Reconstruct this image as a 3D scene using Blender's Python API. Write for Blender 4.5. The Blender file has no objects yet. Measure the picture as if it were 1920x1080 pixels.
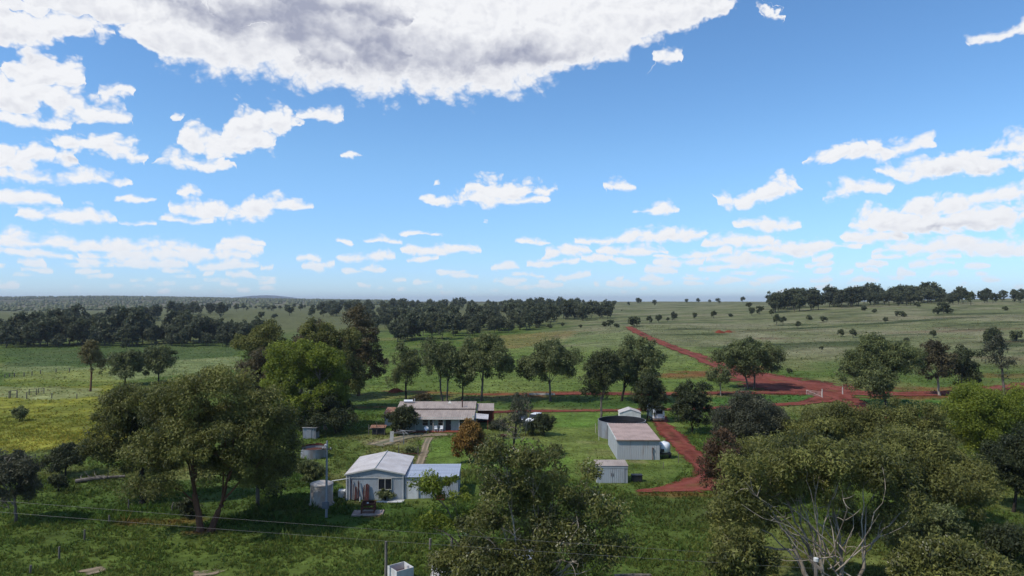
import bpy, math, random
import numpy as np
from mathutils import Vector, Matrix

# ---------------------------------------------------------------- camera, sky, sun, exposure
scene = bpy.context.scene
COL = scene.collection
FPX, CX, HY, CAMZ = 1300.0, 960.0, 565.0, 22.0        # focal length and horizon row in photograph pixels, drone height
cam_d = bpy.data.cameras.new('camera'); cam = bpy.data.objects.new('camera', cam_d); COL.objects.link(cam)
cam_d.sensor_width = 36.0; cam_d.lens = 36.0 * FPX / 1920.0; cam_d.clip_start = 0.5; cam_d.clip_end = 60000
cam.location = (0, 0, CAMZ)
PITCH = math.atan((HY - 540.0) / FPX)
cam.rotation_euler = (math.pi / 2 + PITCH, 0, 0)
scene.camera = cam

SUN_AZ, SUN_EL = math.radians(-118), math.radians(52)   # azimuth from the viewing direction (+ = right), elevation
sun_dir = Vector((math.sin(SUN_AZ) * math.cos(SUN_EL), math.cos(SUN_AZ) * math.cos(SUN_EL), math.sin(SUN_EL)))
sl = bpy.data.lights.new('sun', 'SUN'); sl.energy = 3.6; sl.angle = math.radians(0.6); sl.color = (1.0, 0.95, 0.86)
sun = bpy.data.objects.new('sun', sl); COL.objects.link(sun)
sun.rotation_euler = sun_dir.to_track_quat('Z', 'Y').to_euler(); sun.location = (0, 0, 300)

scene.view_settings.view_transform = 'Standard'; scene.view_settings.look = 'None'
scene.view_settings.exposure = 0.12; scene.view_settings.gamma = 1.0; scene.view_settings.use_curve_mapping = False
cy = scene.cycles
cy.max_bounces = 5; cy.diffuse_bounces = 2; cy.glossy_bounces = 2; cy.transmission_bounces = 4
cy.transparent_max_bounces = 8; cy.volume_bounces = 0; cy.sample_clamp_indirect = 6.0
cy.use_adaptive_sampling = True; cy.adaptive_threshold = 0.015
cy.use_denoising = True
try:
    cy.denoiser = 'OPENIMAGEDENOISE'; cy.denoising_input_passes = 'RGB_ALBEDO_NORMAL'
except Exception:
    pass


class NT:
    """small helper to write node trees"""
    def __init__(s, tree): s.t = tree; s.n = tree.nodes; s.l = tree.links
    def put(s, sock, v):
        if v is None: return
        if isinstance(v, bpy.types.NodeSocket): s.l.new(v, sock)
        else:
            try: sock.default_value = v
            except (TypeError, ValueError): sock.default_value = tuple(v) + (1.0,)
    def node(s, typ, ins=None, **props):
        n = s.n.new(typ)
        for k, v in props.items(): setattr(n, k, v)
        for k, v in (ins or {}).items(): s.put(n.inputs[k], v)
        return n
    def m(s, op, a, b=None, c=None, clamp=False):
        n = s.n.new('ShaderNodeMath'); n.operation = op; n.use_clamp = clamp
        for i, v in enumerate((a, b, c)): s.put(n.inputs[i], v)
        return n.outputs[0]
    def v(s, op, a, b=None, scale=None):
        n = s.n.new('ShaderNodeVectorMath'); n.operation = op
        s.put(n.inputs[0], a); s.put(n.inputs[1], b)
        if scale is not None: s.put(n.inputs['Scale'], scale)
        return n.outputs['Value'] if op in ('LENGTH', 'DOT_PRODUCT', 'DISTANCE') else n.outputs[0]
    def mix(s, f, a, b, blend='MIX'):
        n = s.n.new('ShaderNodeMix'); n.data_type = 'RGBA'; n.blend_type = blend
        s.put(n.inputs[0], f); s.put(n.inputs[6], a); s.put(n.inputs[7], b)
        return n.outputs[2]
    def noise(s, vec, scale, detail=4, rough=0.55, lac=2.0, dist=0.0, dims='3D'):
        n = s.n.new('ShaderNodeTexNoise'); n.noise_dimensions = dims
        s.put(n.inputs['Vector'], vec)
        for k, v in (('Scale', scale), ('Detail', detail), ('Roughness', rough), ('Lacunarity', lac), ('Distortion', dist)): s.put(n.inputs[k], v)
        return n
    def smooth(s, x, a, b, lo=0.0, hi=1.0):
        n = s.n.new('ShaderNodeMapRange'); n.interpolation_type = 'SMOOTHSTEP'
        s.put(n.inputs[0], x); s.put(n.inputs[1], a); s.put(n.inputs[2], b); s.put(n.inputs[3], lo); s.put(n.inputs[4], hi)
        return n.outputs[0]


world = bpy.data.worlds.new('World'); scene.world = world; world.use_nodes = True
W = NT(world.node_tree); W.n.clear()
sky = W.node('ShaderNodeTexSky', sky_type='NISHITA', sun_disc=False)
sky.sun_elevation = SUN_EL; sky.sun_rotation = SUN_AZ
sky.altitude = 400; sky.air_density = 1.0; sky.dust_density = 0.0; sky.ozone_density = 2.0
SKY_STRENGTH = 0.135

# cumulus: (x, y, half width, half height, tilt) of each cloud body on the sky, as azimuth / elevation pairs below
CLOUDS = [
 (-40,20,190,70,0),(250,15,230,62,0),(420,80,170,88,-8),(560,95,260,112,-8),(760,62,330,172,0),(1000,50,230,112,6),(1180,20,190,84,10),(1330,-8,110,32,12),
 (695,190,46,40,0),(600,150,200,36,-6),(780,160,140,45,0),(110,40,110,30,0),
 (70,135,72,62,0),(125,190,110,46,-10),(20,180,60,66,0),(60,222,95,28,0),(225,172,50,18,10),
 (165,275,80,42,8),(225,292,72,24,0),(70,298,75,34,0),(0,310,70,44,0),(110,338,120,24,4),(20,372,95,26,0),(225,345,22,14,30),
 (485,235,76,42,12),(430,268,85,38,14),(365,302,62,22,8),(595,215,46,13,-6),(350,360,40,8,0),(330,222,14,11,0),
 (425,395,110,30,0),(500,388,80,24,8),(560,384,26,9,0),(345,412,46,14,0),(130,408,102,22,0),(262,421,40,11,6),(252,372,40,11,6),
 (50,455,110,22,0),(190,462,120,18,0),(330,478,130,20,0),(452,454,42,12,0),(430,500,56,14,8),(240,495,90,18,0),
 (602,498,36,13,18),(795,490,36,10,10),(717,453,38,9,4),(787,438,46,7,-2),(858,470,42,11,2),(660,292,25,10,14),(648,453,18,7,-14),(700,505,25,8,0),
 (945,358,70,30,4),(915,375,100,16,4),(1032,352,18,10,0),(838,378,52,9,8),(820,348,14,6,0),(1166,350,32,14,0),(1228,392,46,12,0),(995,453,37,8,0),(905,412,10,5,0),
 (1062,475,48,18,6),(1030,494,52,8,0),(1170,452,85,13,0),(1235,442,80,20,4),(1310,437,26,10,0),(1185,474,66,15,0),(1275,490,48,15,6),
 (1415,372,72,24,4),(1465,352,36,22,10),(1440,424,64,17,0),(1385,455,60,20,0),(1495,465,62,26,4),(1400,490,60,16,0),
 (1612,288,96,34,3),(1712,276,42,24,10),(1845,310,160,38,5),(1905,272,60,28,12),(1600,360,68,24,12),(1680,320,40,14,0),
 (1690,415,98,40,4),(1760,385,70,36,0),(1810,418,120,40,6),(1640,447,64,20,0),(1765,462,110,26,0),(1900,362,70,26,10),(1880,470,100,26,0),
 
 (1256,104,36,16,24),(1055,146,19,12,0),(1885,62,62,16,18),(1440,15,14,20,-30),
]
_cr = np.random.default_rng(14)
for _y in (470, 484, 498, 511, 523, 534, 544):        # rows of small far cumulus sinking to the horizon
    _x = -60.0
    while _x < 1980:
        _k = (540 - _y) / 60.0
        _rx = _cr.uniform(16, 44) * (.65 + .6 * _k); _dense = .85 if (_x < 470 or _x > 1080) else .5
        if _cr.random() < _dense: CLOUDS.append((_x + _rx, _y + _cr.uniform(-5, 5), _rx, _cr.uniform(6, 12) * (.6 + .6 * _k), _cr.uniform(-4, 6)))
        _x += 2 * _rx + _cr.uniform(2, 26)
# broad grey undersides of the largest clouds
UNDER = [(330,0,160,34,-6),(560,55,200,48,-12),(760,122,190,40,0),(940,112,170,30,10),(650,20,120,22,-8),(190,310,90,15,4),(1835,330,120,11,3),(30,95,70,14,0),(50,352,90,10,0),(1790,436,110,11,0)]
def ang(px, py):
    a = math.atan((px - CX) / FPX)
    return a, math.atan((HY - py) / FPX * math.cos(a))
# clouds are stacked into layers; each layer is a curve over azimuth of mid height, half height and greyness of the base
AZR = 0.72
NS = 220
azs = np.linspace(-AZR, AZR, NS)
def cloud_layers(blobs):
    el_list = []
    for (x, y, rx, ry, rot) in blobs:
        if x < 300 and 60 < y < 420: ry = ry * .86; rx = rx * .94
        a, e = ang(x, y); c = math.cos(a)
        wa, we = rx / FPX * c * c * 1.10, ry / FPX * c * (1.12 if ry > 22 else 1.26)
        t = (azs - a) / wa; ins = np.abs(t) < 1
        half = np.where(ins, np.sqrt(np.clip(1 - t * t, 0, 1)) ** 0.8, 0) * we
        mid = e + np.tan(math.radians(rot * .4)) * (azs - a)
        el_list.append((ins, mid, half, min(1.0, (ry / 34.0) ** 0.6)))
    layers = []
    for ins, mid, half, g in sorted(el_list, key=lambda q: -q[2].max()):
        for L in layers:
            ov = ins & L['ins']
            if ov.any():
                sep = np.abs(mid - L['mid'])[ov] - 0.75 * np.maximum(half, L['half'])[ov]
                if sep.max() > 0: continue
                top = np.maximum(mid + half, L['mid'] + L['half']); bot = np.minimum(mid - half, L['mid'] - L['half'])
                L['mid'][ov] = ((top + bot) / 2)[ov]; L['half'][ov] = ((top - bot) / 2)[ov]
                L['g'][ov] = np.maximum(L['g'], g)[ov]
            new = ins & ~ov
            pad = np.convolve(ins.astype(float), np.ones(7), 'same') > 0
            if not ov.any() and (pad & L['ins']).any(): continue
            L['mid'][new] = mid[new]; L['half'][new] = half[new]; L['g'][new] = g; L['ins'] |= ins
            break
        else:
            layers.append({'ins': ins.copy(), 'mid': np.where(ins, mid, 0), 'half': half.copy(), 'g': np.where(ins, g, 0.0)})
    for L in layers:      # between clouds carry the heights across
        idx = np.where(L['ins'])[0]
        L['mid'] = np.interp(np.arange(NS), idx, L['mid'][idx]); L['g'] = np.interp(np.arange(NS), idx, L['g'][idx])
    return layers
tc = W.node('ShaderNodeTexCoord')
sep = W.node('ShaderNodeSeparateXYZ', {0: tc.outputs['Generated']})
az = W.m('ARCTAN2', sep.outputs[0], sep.outputs[1])
el = W.m('ARCSINE', sep.outputs[2])
ae = W.node('ShaderNodeCombineXYZ', {0: az, 1: el, 2: 0.0}).outputs[0]
elp = W.m('MAXIMUM', W.m('ADD', el, 0.035), 0.02)
npos = W.v('MULTIPLY', ae, (1.0, 1.25, 1.0))
warp1 = W.noise(npos, 15.0, 4, 0.55, dims='2D')
wv = W.v('SUBTRACT', warp1.outputs['Color'], (0.5, 0.5, 0.5))
wscale = W.m('MULTIPLY', W.m('POWER', elp, 0.7), 0.14)
wv = W.v('MULTIPLY', wv, (1.2, 0.7, 0.0))
wvs = W.v('SCALE', wv, scale=wscale)
aew = W.v('ADD', ae, wvs)
sw = W.node('ShaderNodeSeparateXYZ', {0: aew})
azw, elw = sw.outputs[0], sw.outputs[1]
azn = W.m('MULTIPLY_ADD', azw, 0.5 / AZR, 0.5)
azv = W.node('ShaderNodeCombineXYZ', {0: azn, 1: azn, 2: azn}).outputs[0]
def layered(blobs):
  Mf = Tm = Gm = Hm = None
  for L in cloud_layers(blobs):
    cv = W.n.new('ShaderNodeRGBCurve'); mp = cv.mapping; mp.use_clip = False
    for ch, arr in ((0, L['mid']), (1, L['half'] * 4), (2, L['g'])):
        c = mp.curves[ch]
        arr = arr + 0.0
        if ch == 1: arr[~L['ins']] = -0.06
        pts = [(i / (NS - 1), float(v)) for i, v in enumerate(arr)]
        c.points[0].location = pts[0]; c.points[1].location = pts[-1]
        for p in pts[1:-1]: c.points.new(*p)
        for p in c.points: p.handle_type = 'VECTOR'
    mp.update()
    W.put(cv.inputs['Color'], azv)
    sp = W.node('ShaderNodeSeparateXYZ', {0: cv.outputs[0]})
    hf = W.m('MAXIMUM', W.m('MULTIPLY', sp.outputs[1], 0.25), 0.0016)
    t = W.m('DIVIDE', W.m('SUBTRACT', elw, sp.outputs[0]), hf)
    f = W.m('SUBTRACT', 1.0, W.m('MAXIMUM', t, W.m('MULTIPLY', t, -1.55)))
    f = W.m('MINIMUM', f, W.m('MULTIPLY_ADD', sp.outputs[1], 60.0, -0.55))
    if Mf is None: Mf, Tm, Gm, Hm = f, t, sp.outputs[2], hf
    else:
        gt = W.m('GREATER_THAN', f, Mf)
        Tm = W.m('MULTIPLY_ADD', gt, W.m('SUBTRACT', t, Tm), Tm)
        Gm = W.m('MULTIPLY_ADD', gt, W.m('SUBTRACT', sp.outputs[2], Gm), Gm)
        Hm = W.m('MULTIPLY_ADD', gt, W.m('SUBTRACT', hf, Hm), Hm)
        Mf = W.m('MAXIMUM', f, Mf)
  return W.m('MAXIMUM', Mf, -3.0), Tm, Gm, Hm
Mf, Tm, Gm, Hm = layered(CLOUDS)
Uf, _, _, _ = layered(UNDER)
fine = W.noise(npos, 42.0, 7, 0.62, dims='2D')
def puffs(vec):
    n = W.n.new('ShaderNodeTexVoronoi'); n.voronoi_dimensions = '2D'; n.feature = 'F1'
    W.put(n.inputs['Vector'], vec)
    for k, v in (('Scale', 34.0), ('Detail', 2.0), ('Roughness', 0.55), ('Lacunarity', 2.3)): n.inputs[k].default_value = v
    return n.outputs['Distance']
ppos = W.v('ADD', npos, W.v('SCALE', wv, scale=0.03))
pf = puffs(ppos)
pf2 = puffs(W.v('ADD', ppos, (-0.006, 0.008, 0.0)))
# the sky beyond the frame carries on with the same kind of broken cumulus
beyond = W.m('MAXIMUM', W.smooth(W.m('ABSOLUTE', az), 0.70, 0.95), W.smooth(el, 0.43, 0.62))
gen = W.noise(npos, 5.0, 5, 0.55, dims='2D')
genM = W.m('MULTIPLY', W.m('SUBTRACT', gen.outputs['Fac'], 0.54), 5.0)
genM = W.m('SUBTRACT', genM, W.m('MULTIPLY', W.m('SUBTRACT', 1.0, beyond), 6.0))
M = W.m('MAXIMUM', Mf, genM)
rag = W.m('ADD', W.m('MULTIPLY', W.m('SUBTRACT', fine.outputs['Fac'], 0.5), 0.6), W.m('MULTIPLY', W.m('SUBTRACT', 0.42, pf), 1.05))
inv = W.m('DIVIDE', 0.0125, Hm)                      # billow size against the size of the cloud
amp = W.m('MINIMUM', W.m('MAXIMUM', W.m('MULTIPLY', inv, 1.6), 0.28), 0.85)
D = W.m('MULTIPLY_ADD', rag, amp, M)
soft = W.m('MINIMUM', W.m('MAXIMUM', W.m('MULTIPLY', inv, 1.15), 0.32), 0.85)
alpha = W.smooth(W.m('DIVIDE', W.m('ADD', D, W.m('MULTIPLY', soft, 0.35)), soft), 0.0, 1.0)
alpha = W.m('MULTIPLY', alpha, W.smooth(el, 0.0, 0.08, 0.55, 0.98))
# shading: the side of each billow away from the sun, and the grey bases
bill = W.m('MULTIPLY', W.m('ADD', W.m('MULTIPLY', W.m('SUBTRACT', pf, pf2), 0.70), W.m('MULTIPLY', W.m('SUBTRACT', 0.5, fine.outputs['Fac']), 0.22)), W.m('MINIMUM', W.m('ADD', amp, 0.15), 0.8))
deep = W.smooth(W.m('DIVIDE', D, W.m('MULTIPLY', soft, 2.0)), 0.15, 1.0)
U = W.m('MULTIPLY', W.smooth(W.m('ADD', Tm, W.m('MULTIPLY', rag, -0.5)), 0.35, -0.75), W.m('MULTIPLY', Gm, 0.55))
V = W.smooth(W.m('ADD', Uf, W.m('ADD', W.m('MULTIPLY', W.m('SUBTRACT', warp1.outputs['Fac'], 0.5), 2.2), W.m('MULTIPLY', rag, 0.3))), -0.9, 1.1, 0.0, 0.95)
shade = W.m('ADD', W.m('MULTIPLY', W.m('MAXIMUM', U, V), deep), W.m('MULTIPLY', bill, deep))
shade = W.m('ADD', shade, 0.02, clamp=True)
ccol = W.mix(shade, (6.35, 6.4, 6.55), (2.6, 2.75, 3.5))
hs = W.node('ShaderNodeHueSaturation', {'Saturation': 1.12, 'Color': sky.outputs[0]})
tint = W.mix(1.0, hs.outputs[0], W.mix(W.smooth(el, -0.02, 0.22), (0.52, 0.72, 1.16), (0.88, 1.05, 1.16)), 'MULTIPLY')
fin = W.mix(alpha, tint, ccol)
bg = W.node('ShaderNodeBackground', {'Color': fin, 'Strength': SKY_STRENGTH})
world.cycles.sampling_method = 'MANUAL'; world.cycles.sample_map_resolution = 256
wo = W.node('ShaderNodeOutputWorld', {'Surface': bg.outputs[0]})

# ---------------------------------------------------------------- numeric helpers
def _hash(ix, iy, seed):
    h = (ix.astype(np.int64) * 374761393 + iy.astype(np.int64) * 668265263 + seed * 1442695041) & 0x7fffffff
    h = ((h ^ (h >> 13)) * 1274126177) & 0x7fffffff
    return ((h ^ (h >> 16)) & 0xffffff) / float(0xffffff)
def vnoise(x, y, seed=0):
    x = np.asarray(x, float); y = np.asarray(y, float)
    ix = np.floor(x); iy = np.floor(y); fx = x - ix; fy = y - iy
    fx = fx * fx * (3 - 2 * fx); fy = fy * fy * (3 - 2 * fy)
    a = _hash(ix, iy, seed); b = _hash(ix + 1, iy, seed); c = _hash(ix, iy + 1, seed); d = _hash(ix + 1, iy + 1, seed)
    return (a * (1 - fx) + b * fx) * (1 - fy) + (c * (1 - fx) + d * fx) * fy
def fbm(x, y, seed=0, oct=4):
    s = 0; a = 0.5; t = 0
    for i in range(oct):
        s = s + a * vnoise(x * 2 ** i, y * 2 ** i, seed + i * 17); t += a; a *= 0.5
    return s / t
def sstep(a, b, x):
    t = np.clip((x - a) / (b - a), 0, 1); return t * t * (3 - 2 * t)

# ---------------------------------------------------------------- the lie of the land
DN = np.array([0, 140, 200, 260, 320, 400, 500, 650, 800, 1000, 1400, 2000, 3000, 4200, 6000, 9000, 20000.])
COLS = {   # photograph column -> ground height at each distance above
 -300: [0,0,0,-.5,-.8,-1,1,4.5,7,4,4,10,34,42,34,20,0],
 0:    [0,0,0,-.4,-.6,-.8,1,4.5,7,4,4,10,34,44,34,20,0],
 200:  [0,0,0,-.4,-.6,-.5,1.5,5,8,6,5,11,38,52,38,20,0],
 400:  [0,0,0,-.2,-.4,0,2,6,9,8,8,12,31,38,32,20,0],
 560:  [0,0,0,0,0,.6,2.6,7,9.5,10,11,14,26,30,28,22,0],
 700:  [0,0,0,0,.3,1.2,3.5,7,10,12,14,17,21,21,20,18,0],
 960:  [0,0,.2,1.4,3.2,5,7.2,9,11,14,17,20,21.5,20,18,14,0],
 1200: [0,0,.4,2.8,6.5,9.5,10.5,12.5,14.5,17,20,21.6,20,18,16,14,0],
 1440: [0,0,.8,3.4,7,10.5,14,16.5,18.5,20,21,21,19,18,16,14,0],
 1700: [0,0,1.8,5.5,9.5,14,18,22,23,22,20,19,18,17,16,14,0],
 1920: [0,0,2.4,6.5,11,16,20.5,24.5,25.5,24,20,19,18,17,16,14,0],
 2300: [0,0,2.6,7,12,17,21.5,25.5,26,24,20,19,18,17,16,14,0]}
CA = np.array([math.atan((c - CX) / FPX) for c in COLS]); CZ = np.array(list(COLS.values()), float)
FA = np.linspace(CA[0], CA[-1], 160)
LD = np.log(DN + 60)
FD = np.linspace(LD[0], LD[-1], 400)
_T = np.stack([np.interp(FD, LD, z) for z in CZ])
_T = np.stack([np.interp(FA, CA, _T[:, i]) for i in range(_T.shape[1])], 1)
def _blur(T, ax, n):
    k = np.hanning(n + 2)[1:-1]; k /= k.sum()
    pad = [(0, 0), (0, 0)]; pad[ax] = (n // 2, n // 2)
    P = np.pad(T, pad, 'edge')
    return np.apply_along_axis(lambda v: np.convolve(v, k, 'valid'), ax, P)
_T = _blur(_blur(_T, 0, 15), 1, 15)
def H(x, y):
    """height of the ground"""
    x = np.asarray(x, float); y = np.asarray(y, float)
    r = np.hypot(x, y); a = np.clip(np.arctan2(x, y), FA[0], FA[-1])
    d = r * np.cos(a)
    fi = (a - FA[0]) / (FA[1] - FA[0]); fj = (np.log(d + 60) - FD[0]) / (FD[1] - FD[0])
    i = np.clip(np.floor(fi).astype(int), 0, 158); j = np.clip(np.floor(fj).astype(int), 0, 398)
    u = np.clip(fi - i, 0, 1); v = np.clip(fj - j, 0, 1)
    z = (_T[i, j] * (1 - u) + _T[i + 1, j] * u) * (1 - v) + (_T[i, j + 1] * (1 - u) + _T[i + 1, j + 1] * u) * v
    # far blue hill and its shoulder
    for px, w, h0 in ((500, 40, 70), (425, 34, 40), (560, 60, 26)):
        hx = (px - CX) / FPX * 9000
        z = z + h0 * np.exp(-((x - hx) / (w / FPX * 9000)) ** 2 - ((y - 9000) / 1200) ** 2)
    z = z + 0.5 * (fbm(x / 90, y / 90, 5, 2) - 0.5) * sstep(130, 260, r) * 3.0
    z = z + 0.22 * (fbm(x / 7, y / 7, 9, 2) - 0.5) * (1 - sstep(90, 160, r))
    return z
def Hs(x, y): return float(H(np.array([x]), np.array([y]))[0])

# photograph pixel -> world (used once, to find where things stand on the land)
_cp, _sp = math.cos(PITCH), math.sin(PITCH)
def ray(px, py):
    dx, dz = (px - CX) / FPX, (540.0 - py) / FPX
    return np.array([dx, _cp - dz * _sp, _sp + dz * _cp])
_ts = np.geomspace(25, 14000, 2500)
def G(px, py):
    """ground point seen at a photograph pixel"""
    d = ray(px, py); P = d[None] * _ts[:, None]; z = CAMZ + P[:, 2]
    below = z < H(P[:, 0], P[:, 1])
    i = int(np.argmax(below)) if below.any() else len(_ts) - 1
    lo, hi = _ts[max(i - 1, 0)], _ts[i]
    for _ in range(14):
        m = (lo + hi) / 2; p = d * m
        if CAMZ + p[2] < Hs(p[0], p[1]): hi = m
        else: lo = m
    p = d * hi
    return np.array([p[0], p[1], Hs(p[0], p[1])])
def XZ(px, py, y):
    """x and z of a photograph pixel at forward distance y"""
    d = ray(px, py); t = y / d[1]
    return d[0] * t, CAMZ + d[2] * t

# ---------------------------------------------------------------- mesh and material helpers
def link(o, parent=None):
    COL.objects.link(o)
    if parent is not None: o.parent = parent
    return o
def tag(o, label=None, cat=None, group=None, kind=None):
    if label: o['label'] = label
    if cat: o['category'] = cat
    if group: o['group'] = group
    if kind: o['kind'] = kind
    return o
def empty(name, loc, rz=0.0):
    o = bpy.data.objects.new(name, None); link(o); o.location = tuple(float(c) for c in loc); o.rotation_euler = (0, 0, rz)
    o.empty_display_size = 0.3
    return o
def np_mesh(name, V, quads=None, tris=None, mats=(), mi=None, fattr=None, pattr=None, smooth=False):
    """mesh from numpy arrays; mi = material index per face (quads first), fattr/pattr = {name: per face / per vertex values}"""
    V = np.asarray(V, np.float32)
    nq = 0 if quads is None else len(quads); nt = 0 if tris is None else len(tris)
    me = bpy.data.meshes.new(name)
    me.vertices.add(len(V)); me.vertices.foreach_set('co', V.ravel())
    parts = []
    if nq: parts.append(np.asarray(quads, np.int32).ravel())
    if nt: parts.append(np.asarray(tris, np.int32).ravel())
    li = np.concatenate(parts)
    me.loops.add(len(li)); me.loops.foreach_set('vertex_index', li)
    me.polygons.add(nq + nt)
    st = np.concatenate([np.arange(nq) * 4, nq * 4 + np.arange(nt) * 3]).astype(np.int32)
    me.polygons.foreach_set('loop_start', st)
    for m in mats: me.materials.append(m)
    if mi is not None: me.polygons.foreach_set('material_index', np.asarray(mi, np.int32))
    for dom, dd in (('FACE', fattr), ('POINT', pattr)):
        for k, v in (dd or {}).items():
            v = np.asarray(v, np.float32)
            if v.ndim == 1:
                at = me.attributes.new(k, 'FLOAT', dom); at.data.foreach_set('value', v)
            else:
                at = me.attributes.new(k, 'FLOAT_COLOR', dom)
                at.data.foreach_set('color', np.concatenate([v, np.ones((len(v), 1), np.float32)], 1).ravel())
    me.polygons.foreach_set('use_smooth', np.full(nq + nt, bool(smooth)))
    me.update(calc_edges=True); me.validate()
    return me
def mobj(name, me, parent=None): return link(bpy.data.objects.new(name, me), parent)

def material(name):
    m = bpy.data.materials.new(name); m.use_nodes = True
    t = NT(m.node_tree); t.n.clear()
    t.out = t.node('ShaderNodeOutputMaterial')
    return m, t
def bsdf(t, color, rough=0.7, spec=0.3, metal=0.0, normal=None):
    b = t.node('ShaderNodeBsdfPrincipled', {'Base Color': color, 'Roughness': rough, 'Metallic': metal, 'Specular IOR Level': spec})
    if normal is not None: t.put(b.inputs['Normal'], normal)
    return b.outputs[0]
def simple(name, c1, c2=None, scale=3.0, rough=0.7, spec=0.3, metal=0.0, stretch=(1, 1, 1), bump=0.0, sharp=(0.35, 0.65), detail=5):
    """one- or two-tone procedural material with noise wear"""
    m, t = material(name)
    tcn = t.node('ShaderNodeTexCoord')
    v = t.v('MULTIPLY', tcn.outputs['Object'], stretch)
    n = t.noise(v, scale, detail, 0.6)
    f = t.smooth(n.outputs['Fac'], sharp[0], sharp[1])
    col = t.mix(f, c1, c2 or tuple(c * 0.8 for c in c1))
    nm = None
    if bump:
        nm = t.node('ShaderNodeBump', {'Height': n.outputs['Fac'], 'Strength': bump, 'Distance': 0.05}).outputs[0]
    t.put(t.out.inputs['Surface'], bsdf(t, col, rough, spec, metal, nm))
    return m

# ---------------------------------------------------------------- ground cover colours on the land, with cloud shade in the foreground tones
def inpoly(x, y, poly):
    r = np.zeros(x.shape, bool); n = len(poly)
    for i in range(n):
        x0, y0 = poly[i]; x1, y1 = poly[(i + 1) % n]
        if y0 == y1: continue
        c = ((y0 > y) != (y1 > y)) & (x < (x1 - x0) * (y - y0) / (y1 - y0) + x0)
        r ^= c
    return r
def zone(pts): return [tuple(G(*p)[:2]) for p in pts]
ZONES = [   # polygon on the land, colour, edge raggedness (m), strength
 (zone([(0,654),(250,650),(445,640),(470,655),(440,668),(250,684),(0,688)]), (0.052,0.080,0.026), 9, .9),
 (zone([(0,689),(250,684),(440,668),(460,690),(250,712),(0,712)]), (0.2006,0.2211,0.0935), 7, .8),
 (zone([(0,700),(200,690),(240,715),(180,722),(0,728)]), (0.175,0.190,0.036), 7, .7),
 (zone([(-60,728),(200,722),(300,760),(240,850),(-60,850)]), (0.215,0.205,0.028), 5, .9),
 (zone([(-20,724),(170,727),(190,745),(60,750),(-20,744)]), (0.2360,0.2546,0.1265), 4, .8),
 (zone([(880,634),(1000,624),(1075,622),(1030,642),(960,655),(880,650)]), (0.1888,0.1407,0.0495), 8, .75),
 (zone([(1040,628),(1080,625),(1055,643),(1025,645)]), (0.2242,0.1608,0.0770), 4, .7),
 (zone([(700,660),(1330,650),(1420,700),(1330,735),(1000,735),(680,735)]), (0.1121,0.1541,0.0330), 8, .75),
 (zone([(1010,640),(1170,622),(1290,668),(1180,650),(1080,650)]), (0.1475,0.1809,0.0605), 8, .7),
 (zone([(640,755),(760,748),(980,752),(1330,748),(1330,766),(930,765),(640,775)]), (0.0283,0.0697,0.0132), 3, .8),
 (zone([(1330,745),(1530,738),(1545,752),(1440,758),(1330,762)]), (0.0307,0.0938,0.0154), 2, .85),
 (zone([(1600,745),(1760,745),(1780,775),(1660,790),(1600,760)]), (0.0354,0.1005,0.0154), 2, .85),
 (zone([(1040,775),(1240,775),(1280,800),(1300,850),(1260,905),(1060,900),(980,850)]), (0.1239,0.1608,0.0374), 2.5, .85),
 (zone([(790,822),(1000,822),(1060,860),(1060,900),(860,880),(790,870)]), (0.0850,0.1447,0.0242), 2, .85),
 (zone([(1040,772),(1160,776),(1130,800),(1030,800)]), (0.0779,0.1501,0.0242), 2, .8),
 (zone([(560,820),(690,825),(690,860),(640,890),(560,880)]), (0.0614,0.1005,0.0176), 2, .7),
 (zone([(250,900),(560,880),(760,945),(900,955),(880,1000),(560,1000),(300,960)]), (0.0330,0.0697,0.0121), 3, .85),  # dark long grass, with the foreground's cloud shade put into the colour
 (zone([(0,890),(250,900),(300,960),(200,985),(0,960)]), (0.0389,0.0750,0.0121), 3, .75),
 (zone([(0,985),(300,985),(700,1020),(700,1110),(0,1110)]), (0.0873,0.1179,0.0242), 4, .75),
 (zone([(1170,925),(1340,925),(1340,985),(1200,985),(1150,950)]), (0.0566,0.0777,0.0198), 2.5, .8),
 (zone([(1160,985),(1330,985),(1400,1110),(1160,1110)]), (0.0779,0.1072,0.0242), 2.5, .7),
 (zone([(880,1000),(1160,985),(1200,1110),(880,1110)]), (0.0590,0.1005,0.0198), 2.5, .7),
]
RED = [   # bare red soil showing through: centre (photograph), half widths (m along, m deep), strength
 (1000,739,26,2.6,.8),(1120,738,20,3,.85),(1250,738,18,3,.75),(1330,700,12,7,.6),(1290,705,16,5,.5),(800,735,9,2.2,.7),(740,733,3,1.4,.7),(1010,695,5,3,.3),
 (960,745,14,1.6,.4),(690,763,4,1.5,.55),(735,795,6,1.0,.4),(840,738,20,2,.35),(1720,745,16,3,.6),(1850,730,30,6,.5),(1880,705,16,5,.3),(1690,970,2,1,.3),(700,965,1.8,.8,.6),
 (1800,905,5,2,.6),(1030,735,14,2,.6),(1360,622,5,3,.5),(1390,690,14,6,.5),(330,980,5,1.6,.35),(385,998,2.2,1.4,.7),(1240,928,7,1.2,.4)]
SAND = [(1200,865,3.3,.7,.55),(703,941,3.4,.7,.4),(1150,909,2.0,.5,.5),(1165,830,.8,5,.4),(770,872,3,.8,.4),(740,828,4.6,1.8,.75),(775,822,3.5,1.0,.6),(930,835,1.5,2.5,.5),(700,830,2.2,1.4,.5),(1105,830,3,3.0,.3),(1130,850,3,3,.25)]
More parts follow.
